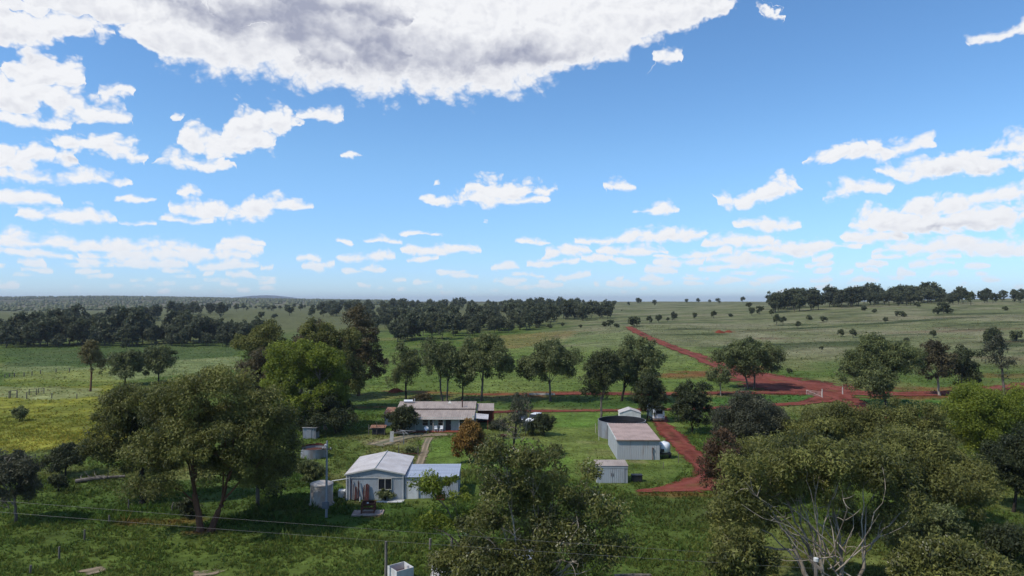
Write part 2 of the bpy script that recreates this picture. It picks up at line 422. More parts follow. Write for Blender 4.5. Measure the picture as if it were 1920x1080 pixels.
def ground_color(x, y, want_hill=False):
    r = np.hypot(x, y); az_ = np.arctan2(x, y)
    n1 = fbm(x / 22, y / 22, 3, 4); n2 = fbm(x / 4, y / 4, 21, 3); n3 = fbm(x / 120, y / 120, 33, 3)
    base = np.array([.080, .115, .024]); dry = np.array([.150, .150, .050]); lush = np.array([.042, .084, .015])
    c = base + (dry - base) * sstep(.45, .75, n1)[:, None] * .7 + (lush - base) * sstep(.55, .3, n2)[:, None] * .4
    # drier pasture on the rising ground to the right and far off
    hill = sstep(210, 300, r) * sstep(-.02, .16, az_)
    hc = np.array([.135, .146, .064]) + (np.array([.195, .186, .104]) - np.array([.135, .146, .064])) * sstep(.35, .7, n1)[:, None]
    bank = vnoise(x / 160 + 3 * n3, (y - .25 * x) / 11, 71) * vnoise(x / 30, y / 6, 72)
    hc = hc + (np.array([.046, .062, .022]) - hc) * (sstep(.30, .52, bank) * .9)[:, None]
    hc = hc + (np.array([.13, .085, .05]) - hc) * (sstep(.62, .8, fbm(x / 40, y / 14, 90, 3)) * .7 * sstep(520, 300, r))[:, None]
    c = c + (hc - c) * hill[:, None]
    far = sstep(380, 560, r) * (1 - hill)
    fc = np.array([.115, .118, .055]) + (np.array([.09, .10, .04]) - np.array([.115, .118, .055])) * n3[:, None]
    c = c + (fc - c) * far[:, None]
    # woodland colours on the distant hills
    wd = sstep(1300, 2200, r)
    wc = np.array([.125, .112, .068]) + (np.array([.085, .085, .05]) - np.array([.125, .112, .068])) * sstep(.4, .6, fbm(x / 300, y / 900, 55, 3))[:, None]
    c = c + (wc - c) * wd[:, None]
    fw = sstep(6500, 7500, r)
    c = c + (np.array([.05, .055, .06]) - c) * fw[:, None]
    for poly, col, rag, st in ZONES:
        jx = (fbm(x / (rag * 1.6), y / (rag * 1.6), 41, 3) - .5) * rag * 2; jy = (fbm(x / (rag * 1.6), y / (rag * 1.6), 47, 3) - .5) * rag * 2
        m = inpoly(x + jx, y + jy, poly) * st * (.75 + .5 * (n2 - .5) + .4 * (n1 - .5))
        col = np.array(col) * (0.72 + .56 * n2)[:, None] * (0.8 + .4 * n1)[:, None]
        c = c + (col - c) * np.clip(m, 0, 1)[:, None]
    for lst, col in ((RED, np.array([.190, .047, .027])), (SAND, np.array([.21, .165, .10]))):
        for px, py, rx, ry, st in lst:
            g = _gp[(px, py)]
            q = np.hypot((x - g[0]) / rx, (y - g[1]) / ry) + (fbm(x / 3.2, y / 1.6, 61, 4) - .5) * 1.9
            m = sstep(1.1, .45, q) * st
            c = c + (col - c) * m[:, None]
    if want_hill: return np.clip(c, .004, 1), hill
    return np.clip(c, .004, 1)
_gp = {(p[0], p[1]): G(p[0], p[1]) for p in RED + SAND}

# ---------------------------------------------------------------- ground
fa = np.radians(np.concatenate([np.arange(-44, 44.01, .4)]))
ca = np.radians(np.arange(50, 311, 6.0))
aa = np.concatenate([fa, ca]); na = len(aa)
rr = np.concatenate([[3, 15, 30], np.concatenate([np.geomspace(40, 150, 80)[:-1], np.geomspace(150, 700, 170)[:-1], np.geomspace(700, 20000, 130)])]); nr = len(rr)
A_, R_ = np.meshgrid(aa, rr); gx = (np.sin(A_) * R_).ravel(); gy = (np.cos(A_) * R_).ravel(); gz = H(gx, gy)
ii, jj = np.meshgrid(np.arange(nr - 1), np.arange(na), indexing='ij')
j2 = (jj + 1) % na
q = np.stack([ii * na + jj, ii * na + j2, (ii + 1) * na + j2, (ii + 1) * na + jj], -1).reshape(-1, 4)[:, ::-1]
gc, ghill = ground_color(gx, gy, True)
mg, t = material('pasture')
at = t.node('ShaderNodeAttribute', attribute_name='cover')
geo = t.node('ShaderNodeNewGeometry'); pos = geo.outputs['Position']
nA = t.noise(pos, 1.3, 6, 0.65); nB = t.noise(t.v('MULTIPLY', pos, (.11, .22, .3)), 1.0, 5, 0.65); nC = t.noise(pos, 0.33, 5, .6)
k = t.m('ADD', t.m('MULTIPLY', nA.outputs['Fac'], .9), t.m('ADD', t.m('MULTIPLY', nB.outputs['Fac'], .7), t.m('MULTIPLY', nC.outputs['Fac'], .7)))
k = t.smooth(k, .75, 1.6, .45, 1.55)
hl = t.node('ShaderNodeAttribute', attribute_name='slope').outputs['Fac']
nS = t.noise(t.v('MULTIPLY', t.v('ADD', pos, t.v('SCALE', nB.outputs['Color'], scale=6.0)), (.012, .10, .05)), 1.0, 5, .7)     # old contour banks
nT = t.noise(t.v('MULTIPLY', pos, (.05, .16, .1)), 1.0, 6, .75)
st_ = t.m('MULTIPLY', hl, t.m('ADD', t.smooth(nS.outputs['Fac'], .54, .64, 0, .55), t.smooth(nT.outputs['Fac'], .50, .68, 0, .40)))
k = t.m('MULTIPLY', k, t.m('SUBTRACT', 1.0, t.m('MINIMUM', st_, .7)))
colr = t.v('SCALE', at.outputs['Color'], scale=k)
hgt = t.m('ADD', t.m('MULTIPLY', nA.outputs['Fac'], .25), t.m('MULTIPLY', nC.outputs['Fac'], .8))
bp = t.node('ShaderNodeBump', {'Height': hgt, 'Strength': .9, 'Distance': .5}).outputs[0]
t.put(t.out.inputs['Surface'], bsdf(t, colr, .95, .05, 0, bp))
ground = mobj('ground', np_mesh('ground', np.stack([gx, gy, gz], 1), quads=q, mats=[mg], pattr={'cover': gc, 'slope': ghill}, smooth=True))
tag(ground, kind='structure', label='green and dry pasture rolling away to wooded hills')

# ---------------------------------------------------------------- red earth roads, laid on the ground as sheets
def road_mat(name, c1, c2, verge):
    m, t = material(name)
    p = t.node('ShaderNodeNewGeometry').outputs['Position']
    e = t.node('ShaderNodeAttribute', attribute_name='edge').outputs['Fac']
    w = t.node('ShaderNodeAttribute', attribute_name='rut').outputs['Fac']
    n = t.noise(p, .8, 6, .65); n2 = t.noise(p, .22, 4, .6)
    col = t.mix(t.smooth(n.outputs['Fac'], .3, .7), c1, c2)
    n3 = t.noise(p, .09, 5, .7)
    col = t.mix(t.smooth(n3.outputs['Fac'], .42, .68), col, tuple(c * k for c, k in zip(c1, (.62, .85, .9))))
    col = t.mix(t.m('MULTIPLY', t.smooth(n2.outputs['Fac'], .52, .70), t.smooth(e, .02, .5, .6, .3)), col, verge)
    col = t.mix(t.m('MULTIPLY', w, t.smooth(n2.outputs['Fac'], .3, .6)), col, tuple(min(1, c * 1.6 + .022) for c in c1))
    bp = t.node('ShaderNodeBump', {'Height': n.outputs['Fac'], 'Strength': .6, 'Distance': .15}).outputs[0]
    s = bsdf(t, col, .95, .02, 0, bp)
    a = t.smooth(t.m('ADD', e, t.m('ADD', t.m('MULTIPLY', t.m('SUBTRACT', n.outputs['Fac'], .5), 1.3), t.m('MULTIPLY', t.m('SUBTRACT', n2.outputs['Fac'], .5), 1.6))), .62, .92)
    mx = t.node('ShaderNodeMixShader', {0: a, 1: s, 2: t.node('ShaderNodeBsdfTransparent').outputs[0]})
    t.put(t.out.inputs['Surface'], mx.outputs[0])
    return m
RM = road_mat('red_earth', (.125, .029, .021), (.215, .072, .048), (.120, .095, .036))
SM = road_mat('worn_earth', (.20, .15, .10), (.15, .12, .075), (.10, .11, .035))
def resample(P, step):
    P = np.asarray(P, float); out = [P[0]]
    n = len(P)
    for i in range(n - 1):       # Catmull-Rom
        p0, p1, p2, p3 = P[max(i - 1, 0)], P[i], P[i + 1], P[min(i + 2, n - 1)]
        m = max(2, int(np.linalg.norm(p2[:2] - p1[:2]) / step))
        for k in range(1, m + 1):
            s = k / m
            out.append(.5 * ((2 * p1) + (-p0 + p2) * s + (2 * p0 - 5 * p1 + 4 * p2 - p3) * s * s + (-p0 + 3 * p1 - 3 * p2 + p3) * s ** 3))
    return np.array(out)
ROADS = []
def road(name, pts, label, mat, step=1.0, lift=.05):
    """pts: photograph x, y and the width in metres there"""
    P = resample([list(G(a, b)[:2]) + [w] for a, b, w in pts], step)
    T = np.gradient(P[:, :2], axis=0); T /= np.linalg.norm(T, axis=1)[:, None] + 1e-9
    N = np.stack([-T[:, 1], T[:, 0]], 1)
    m = 13; s = np.linspace(-1, 1, m)
    wob = 1 + .35 * (fbm(P[:, 0] / 3.5, P[:, 1] / 3.5, 77, 3) - .5)
    XY = P[:, None, :2] + N[:, None, :] * (s[None, :, None] * (P[:, 2] * .62 * wob)[:, None, None])
    x = XY[..., 0].ravel(); y = XY[..., 1].ravel(); r = np.hypot(x, y)
    z = H(x, y) + lift + r * .0004
    n = len(P); a, b = np.meshgrid(np.arange(n - 1), np.arange(m - 1), indexing='ij')
    qd = np.stack([a * m + b, (a + 1) * m + b, (a + 1) * m + b + 1, a * m + b + 1], -1).reshape(-1, 4)[:, ::-1]
    ss = np.tile(np.abs(s), n)
    rut = np.exp(-((ss - .45) / .14) ** 2)
    ends = np.minimum(np.arange(n), n - 1 - np.arange(n)) * step
    ed = np.maximum(ss, np.repeat(1 - np.clip(ends / 2.5, 0, 1), m))
    o = mobj(name, np_mesh(name, np.stack([x, y, z], 1), quads=qd, mats=[mat], pattr={'edge': ed, 'rut': rut}, smooth=True))
    tag(o, label, kind='structure'); ROADS.append((P, P[:, 2]))
    return o
road('dirt_road', [(1178,613,3.5),(1190,620,4.5),(1215,633,5),(1258,650,5.5),(1305,667,6),(1345,684,8),(1400,702,13),(1450,716,21),(1505,727,24),(1565,736,20)], 'red earth road running up the slope to the crest', RM)
road('dirt_road', [(1540,731,12),(1600,737,9),(1680,739,6),(1770,738,6),(1860,732,8),(1960,722,9)], 'red earth road passing behind the right hand trees', RM, lift=.056)
road('dirt_track', [(1530,733,9),(1470,735,6),(1400,737,5),(1320,738,4),(1240,740,4),(1150,739,4.5),(1060,739,4),(985,740,3)], 'red earth track along the tree row', RM, lift=.062)
road('driveway', [(905,775,2),(960,772,2.6),(1060,771,2.6),(1160,770,2.7),(1260,768,2.8),(1360,765,3),(1450,760,3.2),(1510,756,4),(1550,748,7),(1562,738,8)], 'straight red earth driveway to the homestead', RM, step=.8, lift=.068)
road('dirt_track', [(1556,735,9),(1575,745,6),(1600,757,5),(1625,772,4.5),(1665,795,4.5),(1720,830,4)], 'red earth track leaving the gate to the right', RM, step=.8, lift=.074)
road('dirt_track', [(1236,780,2.5),(1242,795,3.2),(1262,818,3.4),(1290,845,3.2),(1318,872,3.4),(1335,893,4.0),(1318,908,5.5),(1280,915,4.2),(1240,919,2.2),(1190,922,1.4)], 'red earth track curving past the sheds', RM, step=.6, lift=.05)
road('footpath', [(806,820,1.2),(800,832,1.2),(796,845,1.2),(791,858,1.2),(786,872,1.2)], 'worn brown footpath from the homestead to the garage', SM, step=.4, lift=.04)
road('footpath', [(700,836,3.2),(735,826,3.6),(770,818,2.6),(810,816,2.2),(850,816,1.6)], 'bare worn earth around the clothes hoist', SM, step=.5, lift=.046)
road('gravel_patch', [(140,1079,1.6),(175,1072,1.8),(205,1062,1.0)], 'pale gravel patch at the bottom left', SM, step=.3, lift=.05)
road('gravel_patch', [(350,1079,1.0),(395,1074,1.4),(425,1067,.6)], 'pale gravel patch right of the first one', SM, step=.3, lift=.05)

def road_dist(x, y):
    """signed-ish clearance from the road edges"""
    d = np.full(x.shape, 99.0)
    for P, w in ROADS:
        st = max(1, len(P) // 60)
        for p, ww in zip(P[::st], w[::st]): d = np.minimum(d, np.hypot(x - p[0], y - p[1]) - ww * .5)
    return d

# ---------------------------------------------------------------- trees
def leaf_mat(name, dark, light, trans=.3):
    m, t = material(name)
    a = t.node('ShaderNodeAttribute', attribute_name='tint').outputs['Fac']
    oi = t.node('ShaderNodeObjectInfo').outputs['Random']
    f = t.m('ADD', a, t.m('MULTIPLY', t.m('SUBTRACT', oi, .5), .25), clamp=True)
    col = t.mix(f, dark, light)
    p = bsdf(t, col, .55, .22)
    tr = t.node('ShaderNodeBsdfTranslucent', {'Color': t.mix(.5, col, light)})
    mx = t.node('ShaderNodeMixShader', {0: trans, 1: p, 2: tr.outputs[0]})
    t.put(t.out.inputs['Surface'], mx.outputs[0])
    return m
LEAF = {
 'olive':  leaf_mat('leaf_olive', (.043, .050, .016), (.215, .215, .054)),
 'green':  leaf_mat('leaf_green', (.046, .060, .024), (.190, .210, .074)),
 'dark':   leaf_mat('leaf_dark', (.021, .029, .012), (.085, .096, .034)),
 'bright': leaf_mat('leaf_bright', (.075, .105, .014), (.26, .30, .038), .4),
 'brown':  leaf_mat('leaf_brown', (.042, .037, .019), (.155, .125, .058)),
 'rust':   leaf_mat('leaf_rust', (.13, .065, .016), (.32, .19, .045)),
 'tan':    leaf_mat('leaf_tan', (.080, .072, .026), (.21, .18, .07)),
 'grey':   leaf_mat('leaf_grey', (.030, .034, .020), (.115, .115, .065)),
 'red':    leaf_mat('leaf_red', (.042, .030, .015), (.150, .085, .044)),
 'blossom': leaf_mat('blossom', (.22, .21, .11), (.42, .39, .26), .2),
 'far':    leaf_mat('leaf_far', (.038, .046, .028), (.135, .148, .072)),
 'farbush': leaf_mat('leaf_far_bush', (.040, .050, .022), (.130, .142, .058)),
}
def bark(name, c1, c2, sc=2.0): return simple(name, c1, c2, sc, .9, .1, 0, (1, 1, .25), .4)
BARK = {'pale': bark('bark_pale', (.36, .31, .25), (.19, .15, .115)), 'red': bark('bark_red', (.17, .085, .05), (.085, .045, .03)),
        'dark': bark('bark_dark', (.045, .036, .028), (.02, .016, .013)), 'grey': bark('bark_grey', (.17, .145, .12), (.075, .06, .05)),
        'far': bark('bark_far', (.12, .10, .08), (.05, .045, .04), .8)}

def kmeans(P, k, rng, it=7):
    k = max(1, min(k, len(P)))
    C = P[rng.choice(len(P), k, replace=False)].copy()
    for _ in range(it):
        L = np.argmin(((P[:, None] - C[None]) ** 2).sum(-1), 1)
        for i in range(k):
            if (L == i).any(): C[i] = P[L == i].mean(0)
    return L, C
class Tubes:
    def __init__(s): s.V = []; s.Q = []; s.n = 0
    def add(s, P, R, sides):
        P = np.asarray(P, float); n = len(P)
        T = np.gradient(P, axis=0); T /= np.linalg.norm(T, axis=1)[:, None] + 1e-9
        ref = np.where(np.abs(T[:, 2:3]) > .9, np.array([[1., 0, 0]]), np.array([[0, 0, 1.]]))
        A = np.cross(T, ref); A /= np.linalg.norm(A, axis=1)[:, None] + 1e-9
        B = np.cross(T, A)
        th = np.arange(sides) / sides * 2 * np.pi
        ring = P[:, None] + (A[:, None] * np.cos(th)[None, :, None] + B[:, None] * np.sin(th)[None, :, None]) * np.asarray(R)[:, None, None]
        s.V.append(ring.reshape(-1, 3))
        a, b = np.meshgrid(np.arange(n - 1), np.arange(sides), indexing='ij'); b2 = (b + 1) % sides
        s.Q.append(np.stack([a * sides + b, a * sides + b2, (a + 1) * sides + b2, (a + 1) * sides + b], -1).reshape(-1, 4) + s.n)
        s.n += n * sides
    def arrays(s): return np.concatenate(s.V), np.concatenate(s.Q)
def bez(a, c, b, n):
    t = np.linspace(0, 1, n)[:, None]
    return (1 - t) ** 2 * a + 2 * t * (1 - t) * c + t * t * b

def auto_blobs(rx, ry, z0, z1, rng, n=6):
    h = z1 - z0; zc = (z0 + z1) / 2
    B = [(0, 0, zc, .66 * rx, .66 * ry, .40 * h), (rng.uniform(-.25, .25) * rx, 0, z1 - .26 * h, .5 * rx, .5 * ry, .26 * h)]
    off = rng.uniform(0, 6.28)
    for i in range(n):
        th = off + i * 6.283 / n + rng.uniform(-.3, .3); k = rng.uniform(.5, .68)
        B.append((k * rx * math.cos(th), k * ry * math.sin(th), z0 + h * rng.uniform(.26, .72), rng.uniform(.3, .46) * rx, rng.uniform(.3, .46) * ry, rng.uniform(.2, .32) * h))
    return B
def sample_clumps(B, n, cr, rng):
    w = np.array([(b[3] * b[4] * b[5]) ** .67 for b in B]); w /= w.sum()
    out = np.zeros((0, 3)); tries = 0
    while len(out) < n and tries < n * 14:
        tries += 1
        b = B[rng.choice(len(B), p=w)]
        d = rng.normal(size=3); d /= np.linalg.norm(d)
        if d[2] < -.25 and rng.random() < .55: continue
        p = np.array(b[:3]) + d * np.array(b[3:]) * rng.uniform(.25, 1.0) ** .5
        if len(out) and (np.abs(out - p).max(1) < cr * .46).any(): continue
        out = np.vstack([out, p])
    return out
def leaves(C, CR, per, L, rng, droop=.5, flat=.8, wid=.24, cen=None):
    """leaf quads spread through the clumps"""
    n = len(C) * per; idx = np.repeat(np.arange(len(C)), per)
    d = rng.normal(size=(n, 3)); d /= np.linalg.norm(d, axis=1)[:, None]
    rad = rng.uniform(.12, 1, n) ** .45 * rng.uniform(.75, 1.12, n)
    P = C[idx] + d * (CR[idx] * rad)[:, None] * np.array([1, 1, flat])
    ax = rng.normal(size=(n, 3)) * .8 + d * .5 + np.array([0, 0, -droop]); ax /= np.linalg.norm(ax, axis=1)[:, None]
    nm = d * .55 + np.array([0, 0, .45]) + rng.normal(size=(n, 3)) * .55
    sd = np.cross(ax, nm); sd /= np.linalg.norm(sd, axis=1)[:, None] + 1e-9
    Ls = (L * rng.uniform(.65, 1.35, n))[:, None]
    V = np.stack([P - ax * Ls * .45 + sd * Ls * wid, P + ax * Ls * .65, P - ax * Ls * .45 - sd * Ls * wid], 1).reshape(-1, 3)
    Q = np.arange(n * 3).reshape(-1, 3)
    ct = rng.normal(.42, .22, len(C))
    tint = ct[idx] + rng.normal(0, .13, n) + .16 * (d[:, 2] > .3) * rng.random(n)  # leaves on top of each clump lighter, top light put into the tint
    return V, Q, np.clip(tint, 0, 1)

def grow(C, CR, base_h, trunk_r, rng, nlimb=5, ntrunk=1, spread=.5, sides=7, twigs=True, wig=.06):
    """trunk, limbs and branches that lead to the clumps"""
    T = Tubes()
    if ntrunk > 1: L0, _ = kmeans(C[:, :2], ntrunk, rng)
    else: L0 = np.zeros(len(C), int)
    N = len(C)
    for k in range(L0.max() + 1):
        Ck = C[L0 == k]
        if not len(Ck): continue
        cen = Ck.mean(0); off = np.array([0, 0, 0.0])
        if ntrunk > 1: off = np.array([*(cen[:2] / (np.linalg.norm(cen[:2]) + 1e-6)) * spread, 0])
        r0 = trunk_r * math.sqrt(len(Ck) / N) * (1.15 if ntrunk > 1 else 1)
        b0 = off + np.array([0, 0, -.25]); top = off + np.array([(cen[0] - off[0]) * .35, (cen[1] - off[1]) * .35, base_h * rng.uniform(.9, 1.1)])
        P = bez(b0, (b0 + top) / 2 + np.array([*rng.normal(0, .05 * base_h, 2), 0]), top, 7)
        P[1:-1, :2] += rng.normal(0, wig * .5, (5, 2))
        R = np.linspace(r0 * 1.0, r0 * .72, 7); R[0] *= 1.35
        T.add(P, R, sides)
        LL, _ = kmeans(Ck, nlimb, rng)
        for i in range(LL.max() + 1):
            Ci = Ck[LL == i]
            if not len(Ci): continue
            c = Ci.mean(0); st = P[rng.integers(4, 7)]
            en = st + (c - st) * .85; dist = np.linalg.norm(en - st)
            ctl = st + (en - st) * .45 + np.array([0, 0, .16 * dist]) + rng.normal(0, .06 * dist, 3)
            LP = bez(st, ctl, en, 8); LP[1:-1] += rng.normal(0, wig, (6, 3))
            rl = max(.05, r0 * .72 * math.sqrt(len(Ci) / len(Ck)) * 1.05)
            LR = np.linspace(rl, rl * .4, 8)
            T.add(LP, LR, max(5, sides - 2))
            if not twigs: continue
            SL, _ = kmeans(Ci, max(1, len(Ci) // 4), rng)
            for j in range(SL.max() + 1):
                Cj = Ci[SL == j]
                if not len(Cj): continue
                cj = Cj.mean(0); q = rng.integers(3, 8); s2 = LP[q]; e2 = s2 + (cj - s2) * .9; dd = np.linalg.norm(e2 - s2)
                BP = bez(s2, s2 + (e2 - s2) * .5 + np.array([0, 0, .12 * dd]) + rng.normal(0, .08 * dd, 3), e2, 5)
                BP[1:-1] += rng.normal(0, wig * .6, (3, 3))
                rb = max(.025, LR[q] * .6); T.add(BP, np.linspace(rb, rb * .45, 5), 5)
                for c3 in Cj:
                    s3 = BP[rng.integers(2, 5)]; e3 = c3 + np.array([0, 0, .1])
                    T.add(bez(s3, (s3 + e3) / 2 + rng.normal(0, .1, 3), e3, 4), np.linspace(rb * .45, .012, 4), 4)
    return T.arrays()

TREES = []
def tree(name, label, leaf, bk, base, top, xl, xr, bot, seed, group=None, cr=None, dens=1.0, fork=None, nlimb=5, ntrunk=1, tr=None, blobs=None,
         blossom=0, ry=None, leafk=1.0, cover=15, spread=.5, wig=.06, lmin=.25, droop=.5, cat='tree', bare=0):
    """base: photograph pixel of the foot; top / bot: rows of crown top and bottom; xl, xr: crown columns"""
    rng = np.random.default_rng(seed)
    g = G(*base); y = g[1]
    x0, zt = XZ(xl, top, y); x1, zb = XZ(xr, bot, y)
    zt -= g[2]; zb -= g[2]; rx = (x1 - x0) / 2; ox = (x0 + x1) / 2 - g[0]
    ryv = ry if ry else min(rx, 1.05 * (zt - zb)) * .9
    L = max(lmin, 2.0 * y / 693.0) * leafk
    if cr is None: cr = np.clip(.15 * rx + .004 * y, .45, 1.25)
    if blobs is None: B = auto_blobs(rx * 1.02, ryv * 1.0, zb, zt, rng)
    else:
        B = []
        for (cx, cyy, wx, wz, dy) in blobs:
            X, Z = XZ(cx, cyy, y); k = y / FPX
            B.append((X - g[0] - ox, dy, Z - g[2], wx * k, max(wx * k * .85, .8), wz * k))
    vol = sum((b[3] * b[4] * b[5]) ** (2 / 3.) for b in B)
    n = int(np.clip(dens * vol / (cr * cr) * 3.6, 14, 620))
    C = sample_clumps(B, n, cr, rng) + np.array([ox, 0, 0])
    CR = cr * rng.uniform(.65, 1.3, len(C))
    per = int(np.clip(cover * (cr / L) ** 2, 8, 380))
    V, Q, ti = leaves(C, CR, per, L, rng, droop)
    root = empty(name, g, 0)
    tag(root, label, cat, group)
    H_ = zt
    fk = (fork if fork else .42) * max(zb + .4 * (zt - zb), .25 * zt) / .42 * .62
    TV, TQ = grow(C, CR, max(.3, fk), tr if tr else max(.10, .017 * H_ + .008 * rx), rng, nlimb, ntrunk, spread, 8 if y < 90 else 6, twigs=y < 230, wig=wig)
    tk = mobj('trunk', np_mesh('trunk', TV, quads=TQ, mats=[BARK[bk]], smooth=True), root)
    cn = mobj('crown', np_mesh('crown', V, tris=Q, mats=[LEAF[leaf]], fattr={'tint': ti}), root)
    if blossom:
        sel = C[(C[:, 2] > np.quantile(C[:, 2], .25))]; sel = sel[rng.random(len(sel)) < blossom]
        V2, Q2, t2 = leaves(sel + np.array([0, 0, cr * .25]), np.full(len(sel), cr * .95), max(6, per // 4), L * .6, rng, 0, .8, .34)
        mobj('blossom', np_mesh('blossom', V2, tris=Q2, mats=[LEAF['blossom']], fattr={'tint': t2}), root)
    if bare:      # dead, leafless boughs standing out of the crown
        Tb = Tubes()
        for _ in range(bare):
            c = C[rng.integers(len(C))]; s = np.array([ox * .5 + rng.normal(0, spread * .7), 0, fk * rng.uniform(.5, 1.1)])
            e = s + (c - s) * rng.uniform(.75, 1.0) + np.array([rng.normal(0, .4), -ryv * rng.uniform(.1, .3), rng.uniform(-.3, .3)])
            dl = np.linalg.norm(e - s)
            Pb = bez(s, s + (e - s) * .5 + rng.normal(0, .12 * dl, 3), e, 8); Pb[1:-1] += rng.normal(0, .10, (6, 3))
            Tb.add(Pb, np.linspace(.06, .014, 8), 5)
            for _k in range(4):
                q = rng.integers(3, 8); e2 = Pb[q] + rng.normal(0, .55, 3) + np.array([0, -.2, .35])
                Tb.add(bez(Pb[q], (Pb[q] + e2) / 2 + rng.normal(0, .12, 3), e2, 5), np.linspace(.03, .010, 5), 4)
        VV, QQ = Tb.arrays()
        mobj('dead_branch', np_mesh('dead_branch', VV, quads=QQ, mats=[BARK['pale']], smooth=True), root)
    TREES.append((root, len(Q)))
    return root

GT = 'gum_tree'
# --- the big clump on the left
tree(GT, 'big gum with twin reddish trunks and a broad olive crown, left foreground', 'olive', 'red', (385,995), 692, 258, 565, 955, 1, ntrunk=2, fork=.30, tr=.42, dens=1.2, spread=.45,
     blobs=[(400,740,95,45,0),(330,770,70,45,1),(480,780,70,50,0),(420,820,110,55,-1),(310,840,60,35,-1),(508,845,42,50,1),(300,905,40,18,-2),(450,870,80,36,0),(516,885,34,36,1),(340,800,60,50,1)])
tree(GT, 'gum with a black trunk left of the twin-trunked gum', 'olive', 'dark', (268,945), 718, 168, 350, 890, 2, fork=.40, tr=.38, dens=1.5,
     blobs=[(250,755,60,35,0),(215,800,50,38,0),(290,800,60,45,1),(200,835,30,14,-1),(250,850,55,28,0),(320,840,40,40,1)])
tree(GT, 'dark gum crowding behind the twin-trunked gum', 'dark', 'grey', (484,950), 735, 420, 548, 930, 3, fork=.3, dens=1.15)
tree(GT, 'rounded bright yellow-green gum with a white trunk', 'bright', 'pale', (612,806), 636, 490, 655, 800, 4, fork=.45, tr=.30, dens=1.25,
     blobs=[(565,672,62,34,0),(540,710,50,40,0),(610,700,44,46,0),(585,745,62,40,0),(530,765,40,32,1),(635,745,22,32,0)])
tree(GT, 'dull brownish gum left of the bright yellow-green gum', 'brown', 'grey', (495,790), 652, 436, 545, 780, 5, fork=.4)
tree(GT, 'dark shrubby tree at the foot of the bright yellow-green gum', 'dark', 'dark', (632,812), 735, 560, 668, 808, 6, fork=.2)
tree(GT, 'olive gum with a flat crown at the left end of the tall stand', 'olive', 'grey', (492,745), 606, 440, 545, 690, 7)
tree(GT, 'tallest gum of the stand with a red-brown trunk', 'brown', 'red', (672,742), 572, 628, 728, 715, 8, fork=.42, tr=.38,
     blobs=[(668,600,26,28,0),(680,635,40,34,0),(655,665,35,36,0),(695,675,34,34,0),(665,705,34,18,0)])
tree(GT, 'dark gum leaning against the tallest gum with a black trunk', 'olive', 'dark', (655,768), 602, 562, 690, 745, 9, tr=.45, blobs=[(590,630,34,32,0),(640,650,38,40,0),(615,680,48,40,0),(660,710,26,36,0),(600,700,32,30,0)])
tree(GT, 'brown-green gum behind the bright yellow-green gum', 'brown', 'grey', (560,752), 600, 535, 640, 720, 10)
# --- the row behind the homestead
tree(GT, 'ragged slender gum behind the left end of the homestead', 'green', 'dark', (761,748), 640, 722, 802, 742, 11, dens=.75, fork=.45, cover=10)
tree(GT, 'twin-stemmed gum behind the middle of the homestead', 'green', 'grey', (834,752), 634, 788, 878, 712, 12, ntrunk=2, fork=.5, spread=.5)
tree(GT, 'narrow gum between the twin-stemmed gum and its right neighbour', 'green', 'dark', (866,752), 655, 848, 892, 735, 13, fork=.4)
tree(GT, 'broad gum behind the right end of the homestead', 'green', 'grey', (902,752), 620, 858, 962, 722, 14, fork=.45)
tree(GT, 'round open gum standing alone right of the homestead', 'green', 'grey', (1032,752), 638, 968, 1086, 722, 15, fork=.42, nlimb=6)
tree(GT, 'tall straight gum by the open water tank', 'dark', 'grey', (1127,788), 642, 1090, 1168, 762, 16, fork=.42, tr=.24, dens=.8)
tree(GT, 'wide gum behind the straight one by the water tank', 'green', 'dark', (1165,752), 630, 1120, 1252, 735, 17, fork=.4, dens=.9)
tree(GT, 'dark leafy tree hiding the white caravan', 'dark', 'dark', (1212,790), 700, 1184, 1254, 786, 18, fork=.2, cr=.8)
tree(GT, 'dense dark tree right of the white caravan', 'dark', 'dark', (1298,812), 712, 1256, 1338, 808, 19, fork=.2, cr=.8)
tree(GT, 'spreading gum beside the red road junction', 'green', 'grey', (1408,730), 634, 1328, 1476, 712, 20, fork=.45, ntrunk=2, spread=.8)
tree(GT, 'small crooked gum beside the spreading junction gum', 'green', 'pale', (1352,742), 682, 1324, 1370, 728, 21, fork=.5, dens=.6)
tree(GT, 'large round dark gum right of the farm gate', 'green', 'dark', (1662,765), 626, 1568, 1722, 748, 22, fork=.35, nlimb=6, dens=1.1)
tree(GT, 'thin brownish gum right of the large round gum', 'brown', 'pale', (1762,742), 630, 1714, 1786, 728, 23, fork=.5, dens=.8)
tree(GT, 'half-bare gum with a leafy dark foot on the right', 'dark', 'grey', (1800,738), 645, 1774, 1842, 734, 24, fork=.4, dens=.7, bare=5)
tree(GT, 'sparse thin gum near the right edge by the red road', 'grey', 'grey', (1882,738), 616, 1842, 1902, 722, 25, fork=.55, dens=.45, cover=8)
